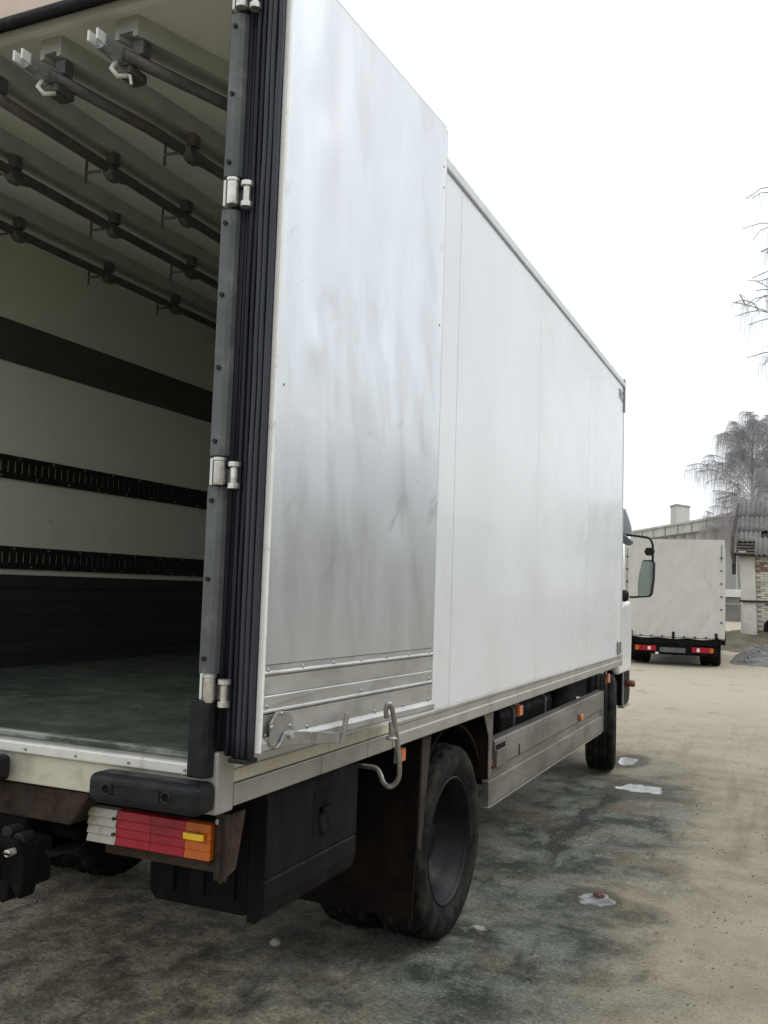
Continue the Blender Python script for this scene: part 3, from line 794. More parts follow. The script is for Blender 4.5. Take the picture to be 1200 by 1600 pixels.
# holder plate and loose bar at the bottom of the door
def dl(px, py, off=0.0):
    """door-local (x,z) of a picture point on the plane 'off' proud of the door"""
    n = dn; q = D0 + dn * off
    d = [(px - 600.0), (py - 800.0), 1455.0]
    wv = Vector([RX[i] * d[0] - UP[i] * d[1] - BK[i] * d[2] for i in range(3)])
    c = Vector(CAMLOC)
    t = (q - c).dot(n) / wv.dot(n)
    P_ = c + wv * t
    return ((P_ - D0).dot(du), P_.z)
pl = [dl(*q, 0.02) for q in ((420, 1166), (421, 1130), (431, 1112), (449, 1111), (456, 1122), (456, 1150), (432, 1168))]
plate = MB(); plate.add([(q[0], 0.019, q[1]) for q in pl] + [(q[0], 0.025, q[1]) for q in pl], [tuple(range(7)), tuple(range(13, 6, -1))] + [(i, i + 7, (i + 1) % 7 + 7, (i + 1) % 7) for i in range(7)])
plate = dpart(plate, 'holder_plate', galv, 0.0015)
for (a, b_) in ((440, 1115), (424, 1137), (453, 1134)):
    q = dl(a, b_, 0.025)
    put(rvm, 'rivet', door, DM @ T((q[0], 0.025, q[1])) @ RV @ Matrix.Scale(1.2, 4))
ar = [dl(*q, 0.03) for q in ((430, 1169), (437, 1160), (444, 1144), (450, 1141), (460, 1142), (537, 1144), (535, 1161), (500, 1162), (462, 1163))]
arm = MB(); n = len(ar)
arm.add([(q[0], 0.027, q[1]) for q in ar] + [(q[0], 0.034, q[1]) for q in ar], [tuple(range(n)), tuple(range(2 * n - 1, n - 1, -1))] + [(i, i + n, (i + 1) % n + n, (i + 1) % n) for i in range(n)])
dpart(arm, 'holder_bar', galv, 0.0015)
q0, q1 = dl(544, 1114, 0.04), dl(536, 1161, 0.04)
dpart(MB().box(-0.004, 0.004, 0.027, 0.060, 0, 1).add([], []), 'tmp', galv) if False else None
e = MB(); wq = 0.008
e.add([(q0[0] - wq, 0.030, q0[1]), (q0[0] + wq, 0.030, q0[1]), (q1[0] + wq, 0.030, q1[1]), (q1[0] - wq, 0.030, q1[1]),
       (q0[0] - wq, 0.042, q0[1]), (q0[0] + wq, 0.042, q0[1]), (q1[0] + wq, 0.042, q1[1]), (q1[0] - wq, 0.042, q1[1])],
      [(0, 1, 2, 3), (7, 6, 5, 4), (0, 4, 5, 1), (1, 5, 6, 2), (2, 6, 7, 3), (3, 7, 4, 0)])
dpart(e, 'bar_end', galv, 0.001)
q = dl(453, 1148, 0.035)
dpart(MB().cyl((q[0], 0.038, q[1]), 0.010, 0.012, 'y', 6), 'bolt', chrome, 0.001)
# door catch: bent rod reaching up from under the body
path = [(604, 1121, 0.205), (603, 1108, 0.207), (606, 1100, 0.215), (611, 1103, 0.222), (616, 1125, 0.225), (621, 1160, 0.225), (624, 1195, 0.223), (623, 1214, 0.218), (616, 1226, 0.20), (607, 1229, 0.18),
        (599, 1223, 0.155), (594, 1210, 0.13), (590, 1203, 0.11), (583, 1199, 0.08), (568, 1197, 0.03), (548, 1195, -0.05)]
pp = [ray_on(a, b_, 0, x) for a, b_, x in path]
def smooth_path(P_, n=5):
    out = []
    for i in range(len(P_) - 1):
        p0, p1, p2, p3 = P_[max(i - 1, 0)], P_[i], P_[i + 1], P_[min(i + 2, len(P_) - 1)]
        for k in range(n):
            t = k / n
            out.append(0.5 * ((2 * p1) + (p2 - p0) * t + (2 * p0 - 5 * p1 + 4 * p2 - p3) * t * t + (3 * p1 - p0 - 3 * p2 + p3) * t ** 3))
    out.append(P_[-1]); return out
catch = MB().tube(smooth_path(pp), 0.0085, 10).build('door_catch', galv, truck, smooth=True)
a0, a1 = ray_on(612, 1128, 0, 0.215), ray_on(613, 1150, 0, 0.215)
MB().tube([a0, a1], 0.011, 12).build('catch_sleeve', galv, catch)
a2 = ray_on(612, 1153, 0, 0.212)
MB().lathe([(-0.006, 0.001), (-0.006, 0.018), (0.0, 0.020), (0.008, 0.012), (0.008, 0.001)], 14, a2, 'z').build('catch_foot', galv, catch)

# ---- ceiling rails with hanging lashing bars
rails = [(-0.585, 0.36, 0.05), (-0.885, 0.19, 0.05), (-1.155, 0.0, 0.06), (-1.56, -0.01, 0.06), (-2.06, 0.0, 0.06)]   # x at the rear, drift, start y
clamps = [[], [0.72, 1.9], [0.74, 1.24, 2.1], [0.62, 1.24, 1.86, 2.6], [1.13, 1.78, 2.38, 3.0]]
def xr(i, y):
    x, s, _ = rails[i]
    return x + s * min(y, 0.95)
endmesh = None
for i in range(5):
    y0 = 0.10 if i < 2 else 0.05
    ys = [y0, 0.5, 1.25, 3.0, 6.1]
    mb = MB()
    W2, ZL, ZU = 0.045, 3.335, 3.404
    prof = [(-W2, ZU), (-W2, ZL), (-W2 + 0.018, ZL), (-W2 + 0.018, ZL + 0.018), (W2 - 0.018, ZL + 0.018), (W2 - 0.018, ZL), (W2, ZL), (W2, ZU)]
    n = len(prof)
    for y in ys:
        mb.v += [(xr(i, y) + q[0], y, q[1]) for q in prof]
    for k in range(len(ys) - 1):
        mb.f += [(k * n + j, k * n + (j + 1) % n, (k + 1) * n + (j + 1) % n, (k + 1) * n + j) for j in range(n)]
    mb.f += [tuple(range(n)), tuple((len(ys) - 1) * n + j for j in range(n - 1, -1, -1))]
    mb.build('ceiling_rail', beamg, roof)
    zb = 3.265
    yb0 = 0.075 if i < 2 else 0.0
    offx = 0.02
    bar = MB().tube([(xr(i, y) + offx, y, zb - (0.006 if 0.5 < y < 3 else 0)) for y in (yb0, 0.5, 1.25, 2.4, 3.6)], 0.021, 14).build('lashing_bar', barm, roof, smooth=True)
    # hangers
    for y in (0.14, *clamps[i]):
        x = xr(i, y) + offx
        MB().box(x - 0.022, x + 0.022, y - 0.022, y + 0.022, zb + 0.016, 3.334).build('bar_hanger', barm, roof, bevel=0.006)
    for y in clamps[i]:
        x = xr(i, y) + offx
        c = MB().prism([(y - 0.055, zb + 0.008), (y - 0.035, zb - 0.028), (y - 0.01, zb - 0.044), (y + 0.03, zb - 0.042), (y + 0.055, zb - 0.027), (y + 0.09, zb - 0.022), (y + 0.10, zb + 0.006)], x - 0.022, x + 0.022, 'x').build('bar_clamp', barm, roof, bevel=0.006)
        MB().tube([(x - 0.02, y - 0.05, zb - 0.022), (x - 0.085, y - 0.06, zb - 0.022)], 0.006, 8).tube([(x - 0.085, y - 0.06, zb + 0.035), (x - 0.085, y - 0.06, zb - 0.065)], 0.0055, 8).build('clamp_handle', barm, roof)
    if i < 2:      # forked ends of the two nearest bars
        x = xr(i, 0.03) + offx
        e = MB().lathe([(-0.055, 0.001), (-0.055, 0.026), (0.02, 0.028), (0.05, 0.024), (0.05, 0.001)], 16, (0, 0, 0), 'z').mesh('bar_end', endm)
        RT = T((x, 0.045, zb)) @ Matrix.Rotation(-PI / 2, 4, 'X')
        ee = put(e, 'bar_end', roof, RT)
        for s in (-1, 1):
            MB().box(x + s * 0.017 - 0.004, x + s * 0.017 + 0.004, -0.045, 0.0, zb - 0.018, zb + 0.018).build('fork_prong', edgew, roof, bevel=0.003)
        MB().tube([(x, 0.07, zb - 0.02), (x - 0.006, 0.055, zb - 0.055), (x + 0.006, 0.07, zb - 0.075), (x + 0.02, 0.105, zb - 0.058)], 0.008, 8).build('lever', hookw, roof, smooth=True)
        MB().box(x - 0.03, x + 0.03, 0.10, 0.19, zb - 0.05, zb - 0.015).build('bar_clamp', barm, roof, bevel=0.01)
        if i == 0:
            MB().tube([(x + 0.03, 0.10, zb - 0.06), (x + 0.034, 0.105, zb - 0.09)], 0.005, 8).build('pin', hookw, roof)

# ---- bumper blocks, tail lamp, rusty beam, coupling
def bumper(x0, x1):
    prof = []
    ya, yb, r = -0.112, -0.017, 0.035
    me = MB().box(x0, x1, ya, yb, 0.994, 1.074)
    o = me.build('bumper_block', rub_dark, truck, bevel=0.022, seg=4)
    xc = (x0 + x1) / 2 - 0.015
    # recessed label bed between two bolt wells, rims standing proud
    for s in (-1, 1):
        MB().lathe([(0.004, 0.0165), (-0.003, 0.0165), (-0.003, 0.0115), (0.004, 0.0115)], 18, (0, 0, 0), 'z')
        w_ = MB().lathe([(0.0, 0.017), (0.004, 0.0155), (0.004, 0.012), (-0.001, 0.0105)], 18, (0, 0, 0), 'z').mesh('bolt_well', rub_dark, True)
        put(w_, 'bolt_well', o, T((xc + s * 0.098, ya, 1.036)) @ Matrix.Rotation(PI / 2, 4, 'X'))
        d_ = MB().cyl((0, 0, 0), 0.0112, 0.002, 'z', 18).mesh('well_bottom', black)
        put(d_, 'well_bottom', o, T((xc + s * 0.098, ya + 0.0004, 1.036)) @ Matrix.Rotation(PI / 2, 4, 'X'))
    for (a, b_, c_, d_) in ((-0.075, 0.075, 1.050, 1.054), (-0.075, 0.075, 1.016, 1.020), (-0.079, -0.075, 1.016, 1.054), (0.075, 0.079, 1.016, 1.054)):
        MB().box(xc + a, xc + b_, ya - 0.003, ya + 0.004, c_, d_).build('raised_rim', rub_dark, o, bevel=0.001)
    MB().box(xc - 0.074, xc + 0.074, ya - 0.0008, ya + 0.003, 1.0205, 1.0495).build('label_bed', rub_dark, o)
bumper(-0.352, 0.010)
bumper(-1.080, -0.712)

def lens(name, x0, x1, mat, parent, z0=0.838, z1=0.936, steps=4, skew=0.0):
    mb = MB(); prof = []
    h = (z1 - z0) / steps
    for k in range(steps):
        za = z0 + k * h
        prof += [(0.050 + skew, za), (0.058, za + h * 0.92)]
    prof = [(y, z) for y, z in prof]
    prof += [(0.080, z1), (0.080, z0)]
    return MB().prism(prof, x0, x1, 'x').build(name, mat, parent, bevel=0.0012)
lampz = 0.0
lamp = MB().box(-0.478, -0.052, 0.078, 0.130, 0.832, 0.942).build('tail_lamp', black, truck, bevel=0.004)
lens('reversing_lens', -0.482, -0.3795, whitel, lamp, steps=4)
lens('brake_lens', -0.378, -0.2585, redl, lamp, skew=0.0035)
lens('brake_lens', -0.2575, -0.1405, redl, lamp, skew=0.0035)
lens('indicator_lens', -0.1395, -0.056, amberl, lamp, skew=0.0035)
MB().box(-0.137, -0.072, 0.040, 0.052, 0.891, 0.909).build('gleaming_reflector', yellowl, lamp, bevel=0.003)
for zz in (0.868, 0.912):
    MB().cyl((-0.384, 0.050, zz), 0.005, 0.008, 'y', 8).build('lens_screw', rust, lamp)
lb = MB().box(-0.440, -0.030, 0.085, 0.145, 0.800, 0.831).build('lamp_bracket', rust, truck, bevel=0.004)
MB().prism([(0.060, 0.955), (0.060, 0.80), (0.075, 0.775), (0.150, 0.800), (0.19, 0.955)], -0.036, -0.028, 'x').build('bracket_plate', rust, lb, bevel=0.002)
MB().box(-0.050, -0.012, 0.070, 0.078, 0.785, 0.965).build('bracket_flange', mudbr, lb, bevel=0.002)
MB().cyl((-0.038, 0.066, 0.945), 0.008, 0.012, 'y', 6).build('bracket_bolt', galv, lb)
MB().prism([(-2.05, 0.982), (-0.448, 0.982), (-0.452, 0.965), (-0.500, 0.893), (-0.515, 0.885), (-1.985, 0.885), (-2.05, 0.965)], 0.010, 0.090).build('rusty_crossmember', rust, truck, bevel=0.006)
# trailer coupling hanging below the crossmember at the left edge of the view
cp = MB().box(-1.05, -0.68, 0.02, 0.12, 0.70, 0.884).build('trailer_coupling', black, truck, bevel=0.01)
cj = MB().prism([(-0.86, 0.86), (-0.585, 0.86), (-0.556, 0.80), (-0.553, 0.745), (-0.566, 0.700), (-0.583, 0.712), (-0.600, 0.738), (-0.612, 0.690), (-0.630, 0.682), (-0.66, 0.70), (-0.72, 0.66), (-0.86, 0.66)], -0.115, -0.055)
cj.build('coupling_jaw', black, cp, bevel=0.006)
MB().box(-0.90, -0.57, -0.056, 0.018, 0.72, 0.85).build('coupling_body', black, cp, bevel=0.012)
c1 = ray_on(16, 1332, 1, -0.135); c2 = ray_on(21, 1326, 1, -0.135)
MB().cyl(c1, 0.0105, 0.03, 'y', 14).build('coupling_pin', chrome, cp, bevel=0.002)
MB().tube([(-0.66, -0.13, 0.84), (-0.63, -0.14, 0.80), (-0.615, -0.14, 0.755)], 0.012, 8).build('coupling_lever', black, cp, smooth=True)
for q in ((-0.60, 0.855), (-0.645, 0.868)):
    MB().cyl((q[0], -0.07, q[1]), 0.020, 0.05, 'y', 14).build('hose_socket', rub_dark, cp, bevel=0.003)
MB().tube([(-0.60, -0.06, 0.85), (-0.575, 0.0, 0.80), (-0.58, 0.12, 0.79), (-0.62, 0.3, 0.83)], 0.013, 8).build('brake_hose', rub_dark, cp, smooth=True)
MB().box(c1.x - 0.015, c1.x + 0.015, c1.y - 0.019, c1.y - 0.015, c1.z - 0.0025, c1.z + 0.0015).build('pin_slot', black, cp)
MB().tube([(-0.66, 0.10, 0.84), (-0.60, 0.2, 0.80), (-0.58, 0.4, 0.80), (-0.66, 0.8, 0.82)], 0.018, 10).build('air_hose', black, cp, smooth=True)

# ---- chassis
for x in (-0.86, -1.64):
    MB().prism([(x - 0.04, 0.70), (x + 0.04, 0.70), (x + 0.04, 0.712), (x - 0.028, 0.712), (x - 0.028, 0.958), (x + 0.04, 0.958), (x + 0.04, 0.97), (x - 0.04, 0.97)], 0.095, 7.6).build('chassis_rail', black, truck)
for y in (0.35, 1.2, 2.9, 4.2, 5.5):
    MB().box(-1.68, -0.82, y, y + 0.07, 0.74, 0.93).build('crossmember', black, truck, bevel=0.006)
for k, y in enumerate((0.25, 0.85, 1.45, 2.05, 2.65, 3.25, 3.85, 4.45, 5.05, 5.65)):
    MB().box(-2.44, -0.052, y, y + 0.06, 0.972, 1.028).build('floor_bearer', black, truck)
ax = MB().lathe([(-1.05, 0.001), (-1.05, 0.06), (-0.32, 0.07), (-0.2, 0.17), (0.05, 0.20), (0.25, 0.12), (0.32, 0.07), (1.05, 0.06), (1.05, 0.001)], 20, (-1.25, 2.05, 0.44)).build('rear_axle', black, truck, smooth=True)
MB().box(-0.90, -0.78, 1.3, 2.8, 0.56, 0.62).build('leaf_spring', black, truck, bevel=0.01)
MB().box(-1.72, -1.60, 1.3, 2.8, 0.56, 0.62).build('leaf_spring', black, truck, bevel=0.01)
tank = MB().prism([(-0.72, 0.46), (-0.30, 0.46), (-0.22, 0.54), (-0.22, 0.86), (-0.30, 0.94), (-0.72, 0.94), (-0.79, 0.86), (-0.79, 0.54)], 3.35, 4.65).build('fuel_tank', plast, truck, bevel=0.03, seg=3)
for y in (3.6, 4.4):
    MB().prism([(-0.72, 0.452), (-0.295, 0.452), (-0.212, 0.535), (-0.212, 0.865), (-0.295, 0.948), (-0.72, 0.948)], y, y + 0.04).build('tank_strap', galv, tank)
at = MB().lathe([(-0.35, 0.001), (-0.33, 0.09), (-0.29, 0.13), (0.29, 0.13), (0.33, 0.09), (0.35, 0.001)], 20, (0, 0, 0), 'z').mesh('air_tank', black, True)
put(at, 'air_tank', truck, T((-0.36, 5.25, 0.72)) @ Matrix.Rotation(PI / 2, 4, 'X'))
MB().prism([(2.75, 0.80), (3.25, 0.78), (3.27, 0.96), (2.72, 0.97)], -0.70, -0.25, 'x').build('valve_block', black, truck, bevel=0.02)

# ---- toolbox
tb = MB().prism([(-0.535, 0.595), (-0.51, 0.562), (-0.165, 0.562), (-0.152, 0.575), (-0.152, 0.965), (-0.51, 0.965), (-0.535, 0.945)], 0.425, 1.055).build('toolbox', plast, truck, bevel=0.025, seg=4)
for k in range(3):
    xx = -0.455 + k * 0.115
    MB().box(xx - 0.028, xx + 0.028, 0.412, 0.427, 0.60, 0.95).build('toolbox_rib', plast, tb, bevel=0.008)
lid = MB().prism([(-0.147, 0.552), (-0.118, 0.552), (-0.096, 0.572), (-0.085, 0.62), (-0.085, 0.68), (-0.092, 0.685), (-0.085, 0.692), (-0.085, 0.93), (-0.10, 0.968), (-0.147, 0.968)], 0.408, 1.062).build('toolbox_lid', plast, tb, bevel=0.022, seg=4)
rc = MB().box(-0.0868, -0.0835, 0.71, 0.865, 0.745, 0.905).build('latch_recess', black, tb, bevel=0.002)
lt = MB().lathe([(0.0, 0.001), (0.006, 0.03), (0.004, 0.045), (0.0, 0.048)], 20, (0, 0, 0), 'z').mesh('latch_cup', plast, True)
put(lt, 'latch_cup', tb, T((-0.0832, 0.80, 0.785)) @ Matrix.Rotation(PI / 2, 4, 'Y'))
MB().box(-0.0832, -0.066, 0.755, 0.83, 0.825, 0.842).build('latch_handle', plast, tb, bevel=0.004)

# ---- rear mudguard
mg = MB().prism([(1.545, 0.235), (1.555, 0.235), (1.575, 0.52), (1.60, 0.985), (1.585, 0.985), (1.560, 0.52)], -0.62, -0.045, 'x').build('mudflap', mudm, truck)
MB().prism([(1.565, 0.520), (1.600, 0.500), (1.690, 0.985), (1.590, 0.985)], -0.044, -0.034, 'x').build('mudguard_flange', mudbr, mg, bevel=0.002)
arc = [(2.05 + 0.51 * math.cos(a), 0.45 + 0.51 * math.sin(a)) for a in [PI * (0.10 + 0.75 * k / 20) for k in range(21)]]
arc2 = [(2.05 + 0.525 * math.cos(a), 0.45 + 0.525 * math.sin(a)) for a in [PI * (0.10 + 0.75 * k / 20) for k in range(21)]]
MB().prism(arc + arc2[::-1], -0.62, -0.07, 'x').build('mudguard_arch', mudm, mg)
MB().prism([(2.395, 0.988), (2.560, 0.988), (2.552, 0.80), (2.530, 0.640), (2.495, 0.640), (2.488, 0.86), (2.44, 0.93)], -0.030, -0.024, 'x').build('mudguard_stay', skirtm, truck, bevel=0.002)
MB().box(-0.55, -0.031, 2.495, 2.502, 0.65, 0.98).build('mudguard_stay', mudm, truck)

# ---- wheels of the truck
for s in (1, -1):
    cx = -1.25 + s * 1.075
    fl = Matrix.Identity(4) if s > 0 else Matrix.Rotation(PI, 4, 'Z')
    wheel(truck, T((cx, 2.05, R_T)) @ fl @ Matrix.Rotation(0.21, 4, 'X'), tm_block, rm_dish, W_T / 2 - 0.012 - 0.150)
    wheel(truck, T((cx - s * 0.285, 2.05, R_T)) @ fl @ Matrix.Rotation(0.05, 4, 'X'), tm_block, rm_front)
    wheel(truck, T((-1.25 + s * 1.005, 6.66, R_T)) @ Matrix.Rotation(math.radians(9.5), 4, 'Z') @ fl, tm_rib, rm_front, W_T / 2 - 0.042)
MB().box(-2.2, -0.35, 6.58, 6.74, 0.36, 0.50).build('front_axle', black, truck, bevel=0.02)

# ---- side guard
sg0, sg1 = 2.575, 5.655
sk = MB().prism([(-0.082, 0.672), (-0.052, 0.668), (-0.046, 0.676), (-0.046, 0.775), (-0.050, 0.806), (-0.058, 0.815), (-0.110, 0.815), (-0.110, 0.809), (-0.078, 0.806)], sg0 + 0.10, sg1).build('side_guard', skirtm, truck)
MB().prism([(-0.080, 0.618), (-0.058, 0.618), (-0.056, 0.668), (-0.080, 0.668)], sg0 + 0.06, sg1 - 0.012).build('guard_plank', skirtm, sk)
MB().prism([(-0.085, 0.490), (-0.054, 0.488), (-0.047, 0.496), (-0.047, 0.612), (-0.052, 0.617), (-0.085, 0.617)], sg0, sg1 - 0.012).build('guard_plank', skirtm, sk)
MB().prism([(2.60, 0.482), (sg1 - 0.02, 0.482), (sg1 - 0.02, 0.4875), (2.56, 0.4875)], -0.09, -0.045, 'x').build('guard_lip', railgrey, sk)
MB().box(-0.112, -0.040, sg1, sg1 + 0.008, 0.487, 0.820).build('guard_end', railgrey, sk, bevel=0.002)
MB().box(-0.0455, -0.036, 2.68, 2.87, 0.672, 0.762).build('guard_step', skirtm, sk, bevel=0.003)
MB().box(-0.047, -0.0445, 2.69, 2.86, 0.7625, 0.788).build('step_slot', black, sk)
MB().box(-0.0475, -0.0448, 3.13, 3.155, 0.672, 0.735).build('drain_slot', black, sk)
for y in (2.9, 4.1, 5.3):
    MB().box(-0.80, -0.083, y, y + 0.05, 0.70, 0.75).build('guard_arm', black, sk, bevel=0.004)

# ---- side marker lamps
def marker(p, w_=0.045, h=0.060, nm='side_marker'):
    m_ = MB().box(p[0] - 0.014, p[0] + 0.012, p[1] - w_ / 2, p[1] + w_ / 2, p[2] - h / 2, p[2] + h / 2).build(nm, orange, truck, bevel=0.008, seg=3)
    MB().box(p[0] - 0.020, p[0] - 0.0145, p[1] - w_ / 2 - 0.006, p[1] + w_ / 2 + 0.006, p[2] - h / 2 - 0.006, p[2] + h / 2 + 0.03).build('marker_bracket', cabg, m_, bevel=0.002)
marker(ray_on(627, 1179, 0, -0.04), 0.05, 0.055)
marker(ray_on(812, 1110, 0, -0.04), 0.07, 0.062)
marker(ray_on(908, 1121, 0, -0.03), 0.06, 0.045)
marker(ray_on(950, 1060, 0, -0.04), 0.08, 0.075)
p = ray_on(768, 1193, 0, -0.04)
MB().box(-0.046, -0.040, p.y - 0.02, p.y + 0.02, p.z - 0.015, p.z + 0.015).build('red_reflector', redl, truck, bevel=0.002)

# ---- cab
def make_cab(parent, x0, x1, y0, y1, zb, zt, paint):
    """cab-over cab; y1 is the front"""
    prof = [(y0, zb + 0.18), (y0, zt - 0.08), (y0 + 0.08, zt), (y1 - 0.42, zt), (y1 - 0.26, zt - 0.06), (y1 - 0.05, zb + 0.92), (y1, zb + 0.55), (y1, zb + 0.05), (y1 - 0.05, zb), (y1 - 0.45, zb),
            (y1 - 0.55, zb + 0.18), (y1 - 0.75, zb + 0.32), (y1 - 1.15, zb + 0.32), (y1 - 1.35, zb + 0.18)]
    cb = MB().prism(prof, x0, x1, 'x').build('cab', paint, parent, bevel=0.045, seg=4)
    for s, x in ((1, x1), (-1, x0)):
        MB().prism([(y0 + 0.55, zb + 0.85), (y0 + 0.60, zt - 0.18), (y1 - 0.50, zt - 0.18), (y1 - 0.26, zb + 0.85)], x - 0.004, x + 0.004, 'x').build('side_window', glass, cb, bevel=0.002)
        MB().box(x - 0.006, x + 0.016, y0 + 0.56, y0 + 0.70, zb + 0.72, zb + 0.755).build('door_handle', cabg, cb, bevel=0.004)
        sx = 0.055
        MB().prism([(y1 - 0.42, zb + 0.05), (y1 - 0.02, zb + 0.05), (y1 + 0.02, zb - 0.24), (y1 - 0.05, zb - 0.34), (y1 - 0.40, zb - 0.34)], x - 0.20 + (s > 0) * sx, x - 0.004 + s * sx, 'x').build('step_box', plast, cb, bevel=0.02)
        MB().box(x - 0.008 + s * sx, x + 0.003 + s * sx, y1 - 0.445, y1 - 0.421, zb - 0.34, zb + 0.15).build('arch_edge', railgrey, cb, bevel=0.002)
        MB().box(x - 0.06 + s * sx, x + 0.003 + s * sx, y1 - 0.40, y1 - 0.06, zb - 0.365, zb - 0.342).build('step_edge', railgrey, cb)
    ws = MB()
    a, b_ = (y1 - 0.235, zt - 0.12), (y1 - 0.055, zb + 0.95)
    ws.add([(x0 + 0.09, a[0], a[1]), (x1 - 0.09, a[0], a[1]), (x1 - 0.06, b_[0], b_[1]), (x0 + 0.06, b_[0], b_[1]),
            (x0 + 0.09, a[0] + 0.012, a[1]), (x1 - 0.09, a[0] + 0.012, a[1]), (x1 - 0.06, b_[0] + 0.012, b_[1]), (x0 + 0.06, b_[0] + 0.012, b_[1])],
           [(0, 1, 2, 3), (7, 6, 5, 4), (0, 4, 5, 1), (1, 5, 6, 2), (2, 6, 7, 3), (3, 7, 4, 0)])
    ws.build('windscreen', glass, cb)
    MB().box(x0 + 0.02, x1 - 0.02, y1 - 0.10, y1 + 0.05, zb - 0.32, zb - 0.06).build('front_bumper', cabg, cb, bevel=0.03, seg=3)
    return cb
cab = make_cab(truck, -2.30, -0.225, 6.40, 7.80, 0.85, 2.52, cabw)
MB().prism([(7.05, 0.84), (7.72, 0.84), (7.76, 1.20), (7.70, 1.55), (7.10, 1.50), (7.02, 1.2)], -0.222, -0.150, 'x').build('wing_panel', cabw, cab, bevel=0.03, seg=3)
# sun visor side and small parts that show past the body edge
vq = [ray_on(a, b_, 1, 7.74) for a, b_ in ((989, 838), (986, 822), (982, 808), (977, 795))]
MB().prism([(-2.30, vq[0].z)] + [(q.x, q.z) for q in vq] + [(-2.30, vq[3].z)], 7.70, 7.78).build('sun_visor', M('grey_visor', (0.30, 0.315, 0.34), 0.5), cab, bevel=0.004)
p = ray_on(988, 1068, 1, 7.45)
MB().lathe([(-0.05, 0.001), (-0.05, 0.030), (0.03, 0.034), (0.045, 0.030), (0.05, 0.001)], 16, (p.x - 0.02, p.y, p.z)).build('front_marker', M('brown_red_lens', (0.23, 0.085, 0.06), 0.4, var=0.3), cab, smooth=True)
# mirror: upper arm, drop, housing with glass, lower arm
YM = 7.35
mp_ = [(974, 835), (990, 837), (1006, 839), (1014, 841), (1018, 846), (1020, 853), (1020, 866), (1020, 880)]
ms = MB().tube(smooth_path([ray_on(a, b_, 1, YM) for a, b_ in mp_], 3), 0.0115, 10).build('mirror_arm', rub_dark, cab, smooth=True)
MB().prism([(ray_on(a, b_, 1, YM).x, ray_on(a, b_, 1, YM).z) for a, b_ in ((974, 834), (978, 836), (991, 847), (989, 851), (983, 853), (974, 849))], YM - 0.12, YM - 0.02).build('arm_cover', cabg, ms, bevel=0.008)
MB().prism([(ray_on(a, b_, 1, YM).x, ray_on(a, b_, 1, YM).z) for a, b_ in ((1010, 856), (1021, 856), (1023, 861), (1021, 868), (1010, 868), (1007, 862))], YM - 0.03, YM + 0.03).build('arm_joint', rub_dark, ms, bevel=0.006)
hp = [(ray_on(a, b_, 1, YM).x, ray_on(a, b_, 1, YM).z) for a, b_ in ((1004, 876), (1007, 875), (1020, 875), (1023, 879), (1022, 905), (1019, 928), (1015, 933), (1000, 934), (997, 930), (996.5, 915), (999, 897))]
mh = MB().prism(hp, YM - 0.02, YM + 0.08).build('mirror_housing', rub_dark, cab, bevel=0.012, seg=3)
hc = (sum(q[0] for q in hp) / len(hp), sum(q[1] for q in hp) / len(hp))
gp = [(hc[0] + (q[0] - hc[0]) * 0.90 - 0.006, hc[1] + (q[1] - hc[1]) * 0.93) for q in hp]
gl = MB(); n = len(gp)
tilt = lambda x, z: YM - 0.0225 - (x - hc[0]) * 0.02
gl.add([(q[0], YM - 0.024, q[1]) for q in gp] + [(q[0], YM - 0.0205, q[1]) for q in gp], [tuple(range(n)), tuple(range(2 * n - 1, n - 1, -1))] + [(i, i + n, (i + 1) % n + n, (i + 1) % n) for i in range(n)])
gl.build('mirror_glass', mirr, mh)
la = [ray_on(984, 933, 1, YM), ray_on(992, 933, 1, YM), ray_on(1003, 932, 1, YM)]
MB().tube(la, 0.0105, 10).build('lower_arm', rub_dark, cab, smooth=True)
p = ray_on(979, 931, 1, YM)
bs = MB().lathe([(-0.06, 0.001), (-0.05, 0.055), (0.0, 0.060), (0.025, 0.045), (0.035, 0.001)], 20, (p.x - 0.01, p.y, p.z)).build('arm_base', rub_dark, cab, smooth=True)

# ------------------------------------------------------------------ the tarpaulin truck behind
t2 = empty('tarpaulin_truck', (-1.27, 20.8, 0.0), math.radians(3.7))
tag(t2, 'small lorry with grey tarpaulin cover parked facing away, tail towards the viewer', 'truck')
T2 = wm(t2)
def t2p(mb, name, mat, parent=None, bevel=0.0, smooth=False, seg=2):
    o = put(mb.mesh(name, mat, smooth), name, parent or t2, T2)
    if bevel:
        b = o.modifiers.new('bevel', 'BEVEL'); b.width = bevel; b.segments = seg; b.limit_method = 'ANGLE'
    return o
HW, TL, TH = 1.135, 4.3, 2.975
tp = MB()
def tarp_back(u, v):
    x = -HW + 2 * HW * u; z = 0.655 + (TH - 0.655) * v
    e = max(0, min(1, u * 9, (1 - u) * 9, (1 - v) * 9))
    d = (0.034 * noise.noise(Vector((x * 2.2 + z * 0.9, z * 0.6, 1.0))) + 0.018 * noise.noise(Vector((x * 5.0 - z * 3.0, z * 1.2, 4.0)))) * e
    sag = 0.012 * math.sin(u * PI * 7) * (1 - v) ** 6 - 0.012 * (1 - v) ** 8 * math.sin(u * 3)
    return (x, -0.012 + d, z + sag)
tp.grid(tarp_back, 60, 60)
def tarp_side(s):
    def fn(u, v):
        y = TL * u; z = 0.655 + (TH - 0.655) * v
        e = max(0, min(1, u * 20, (1 - u) * 20, (1 - v) * 9))
        return (s * (HW + 0.018 * noise.noise(Vector((y * 1.5, z * 1.1, 6.0 + s))) * e), y - 0.012 * (1 - u), z)
    return fn
tp.grid(tarp_side(1), 40, 20); tp.grid(tarp_side(-1), 40, 20)
tp.grid(lambda u, v: (-HW + 2 * HW * u, TL * v - 0.012 * (1 - v), TH + 0.0), 8, 8)
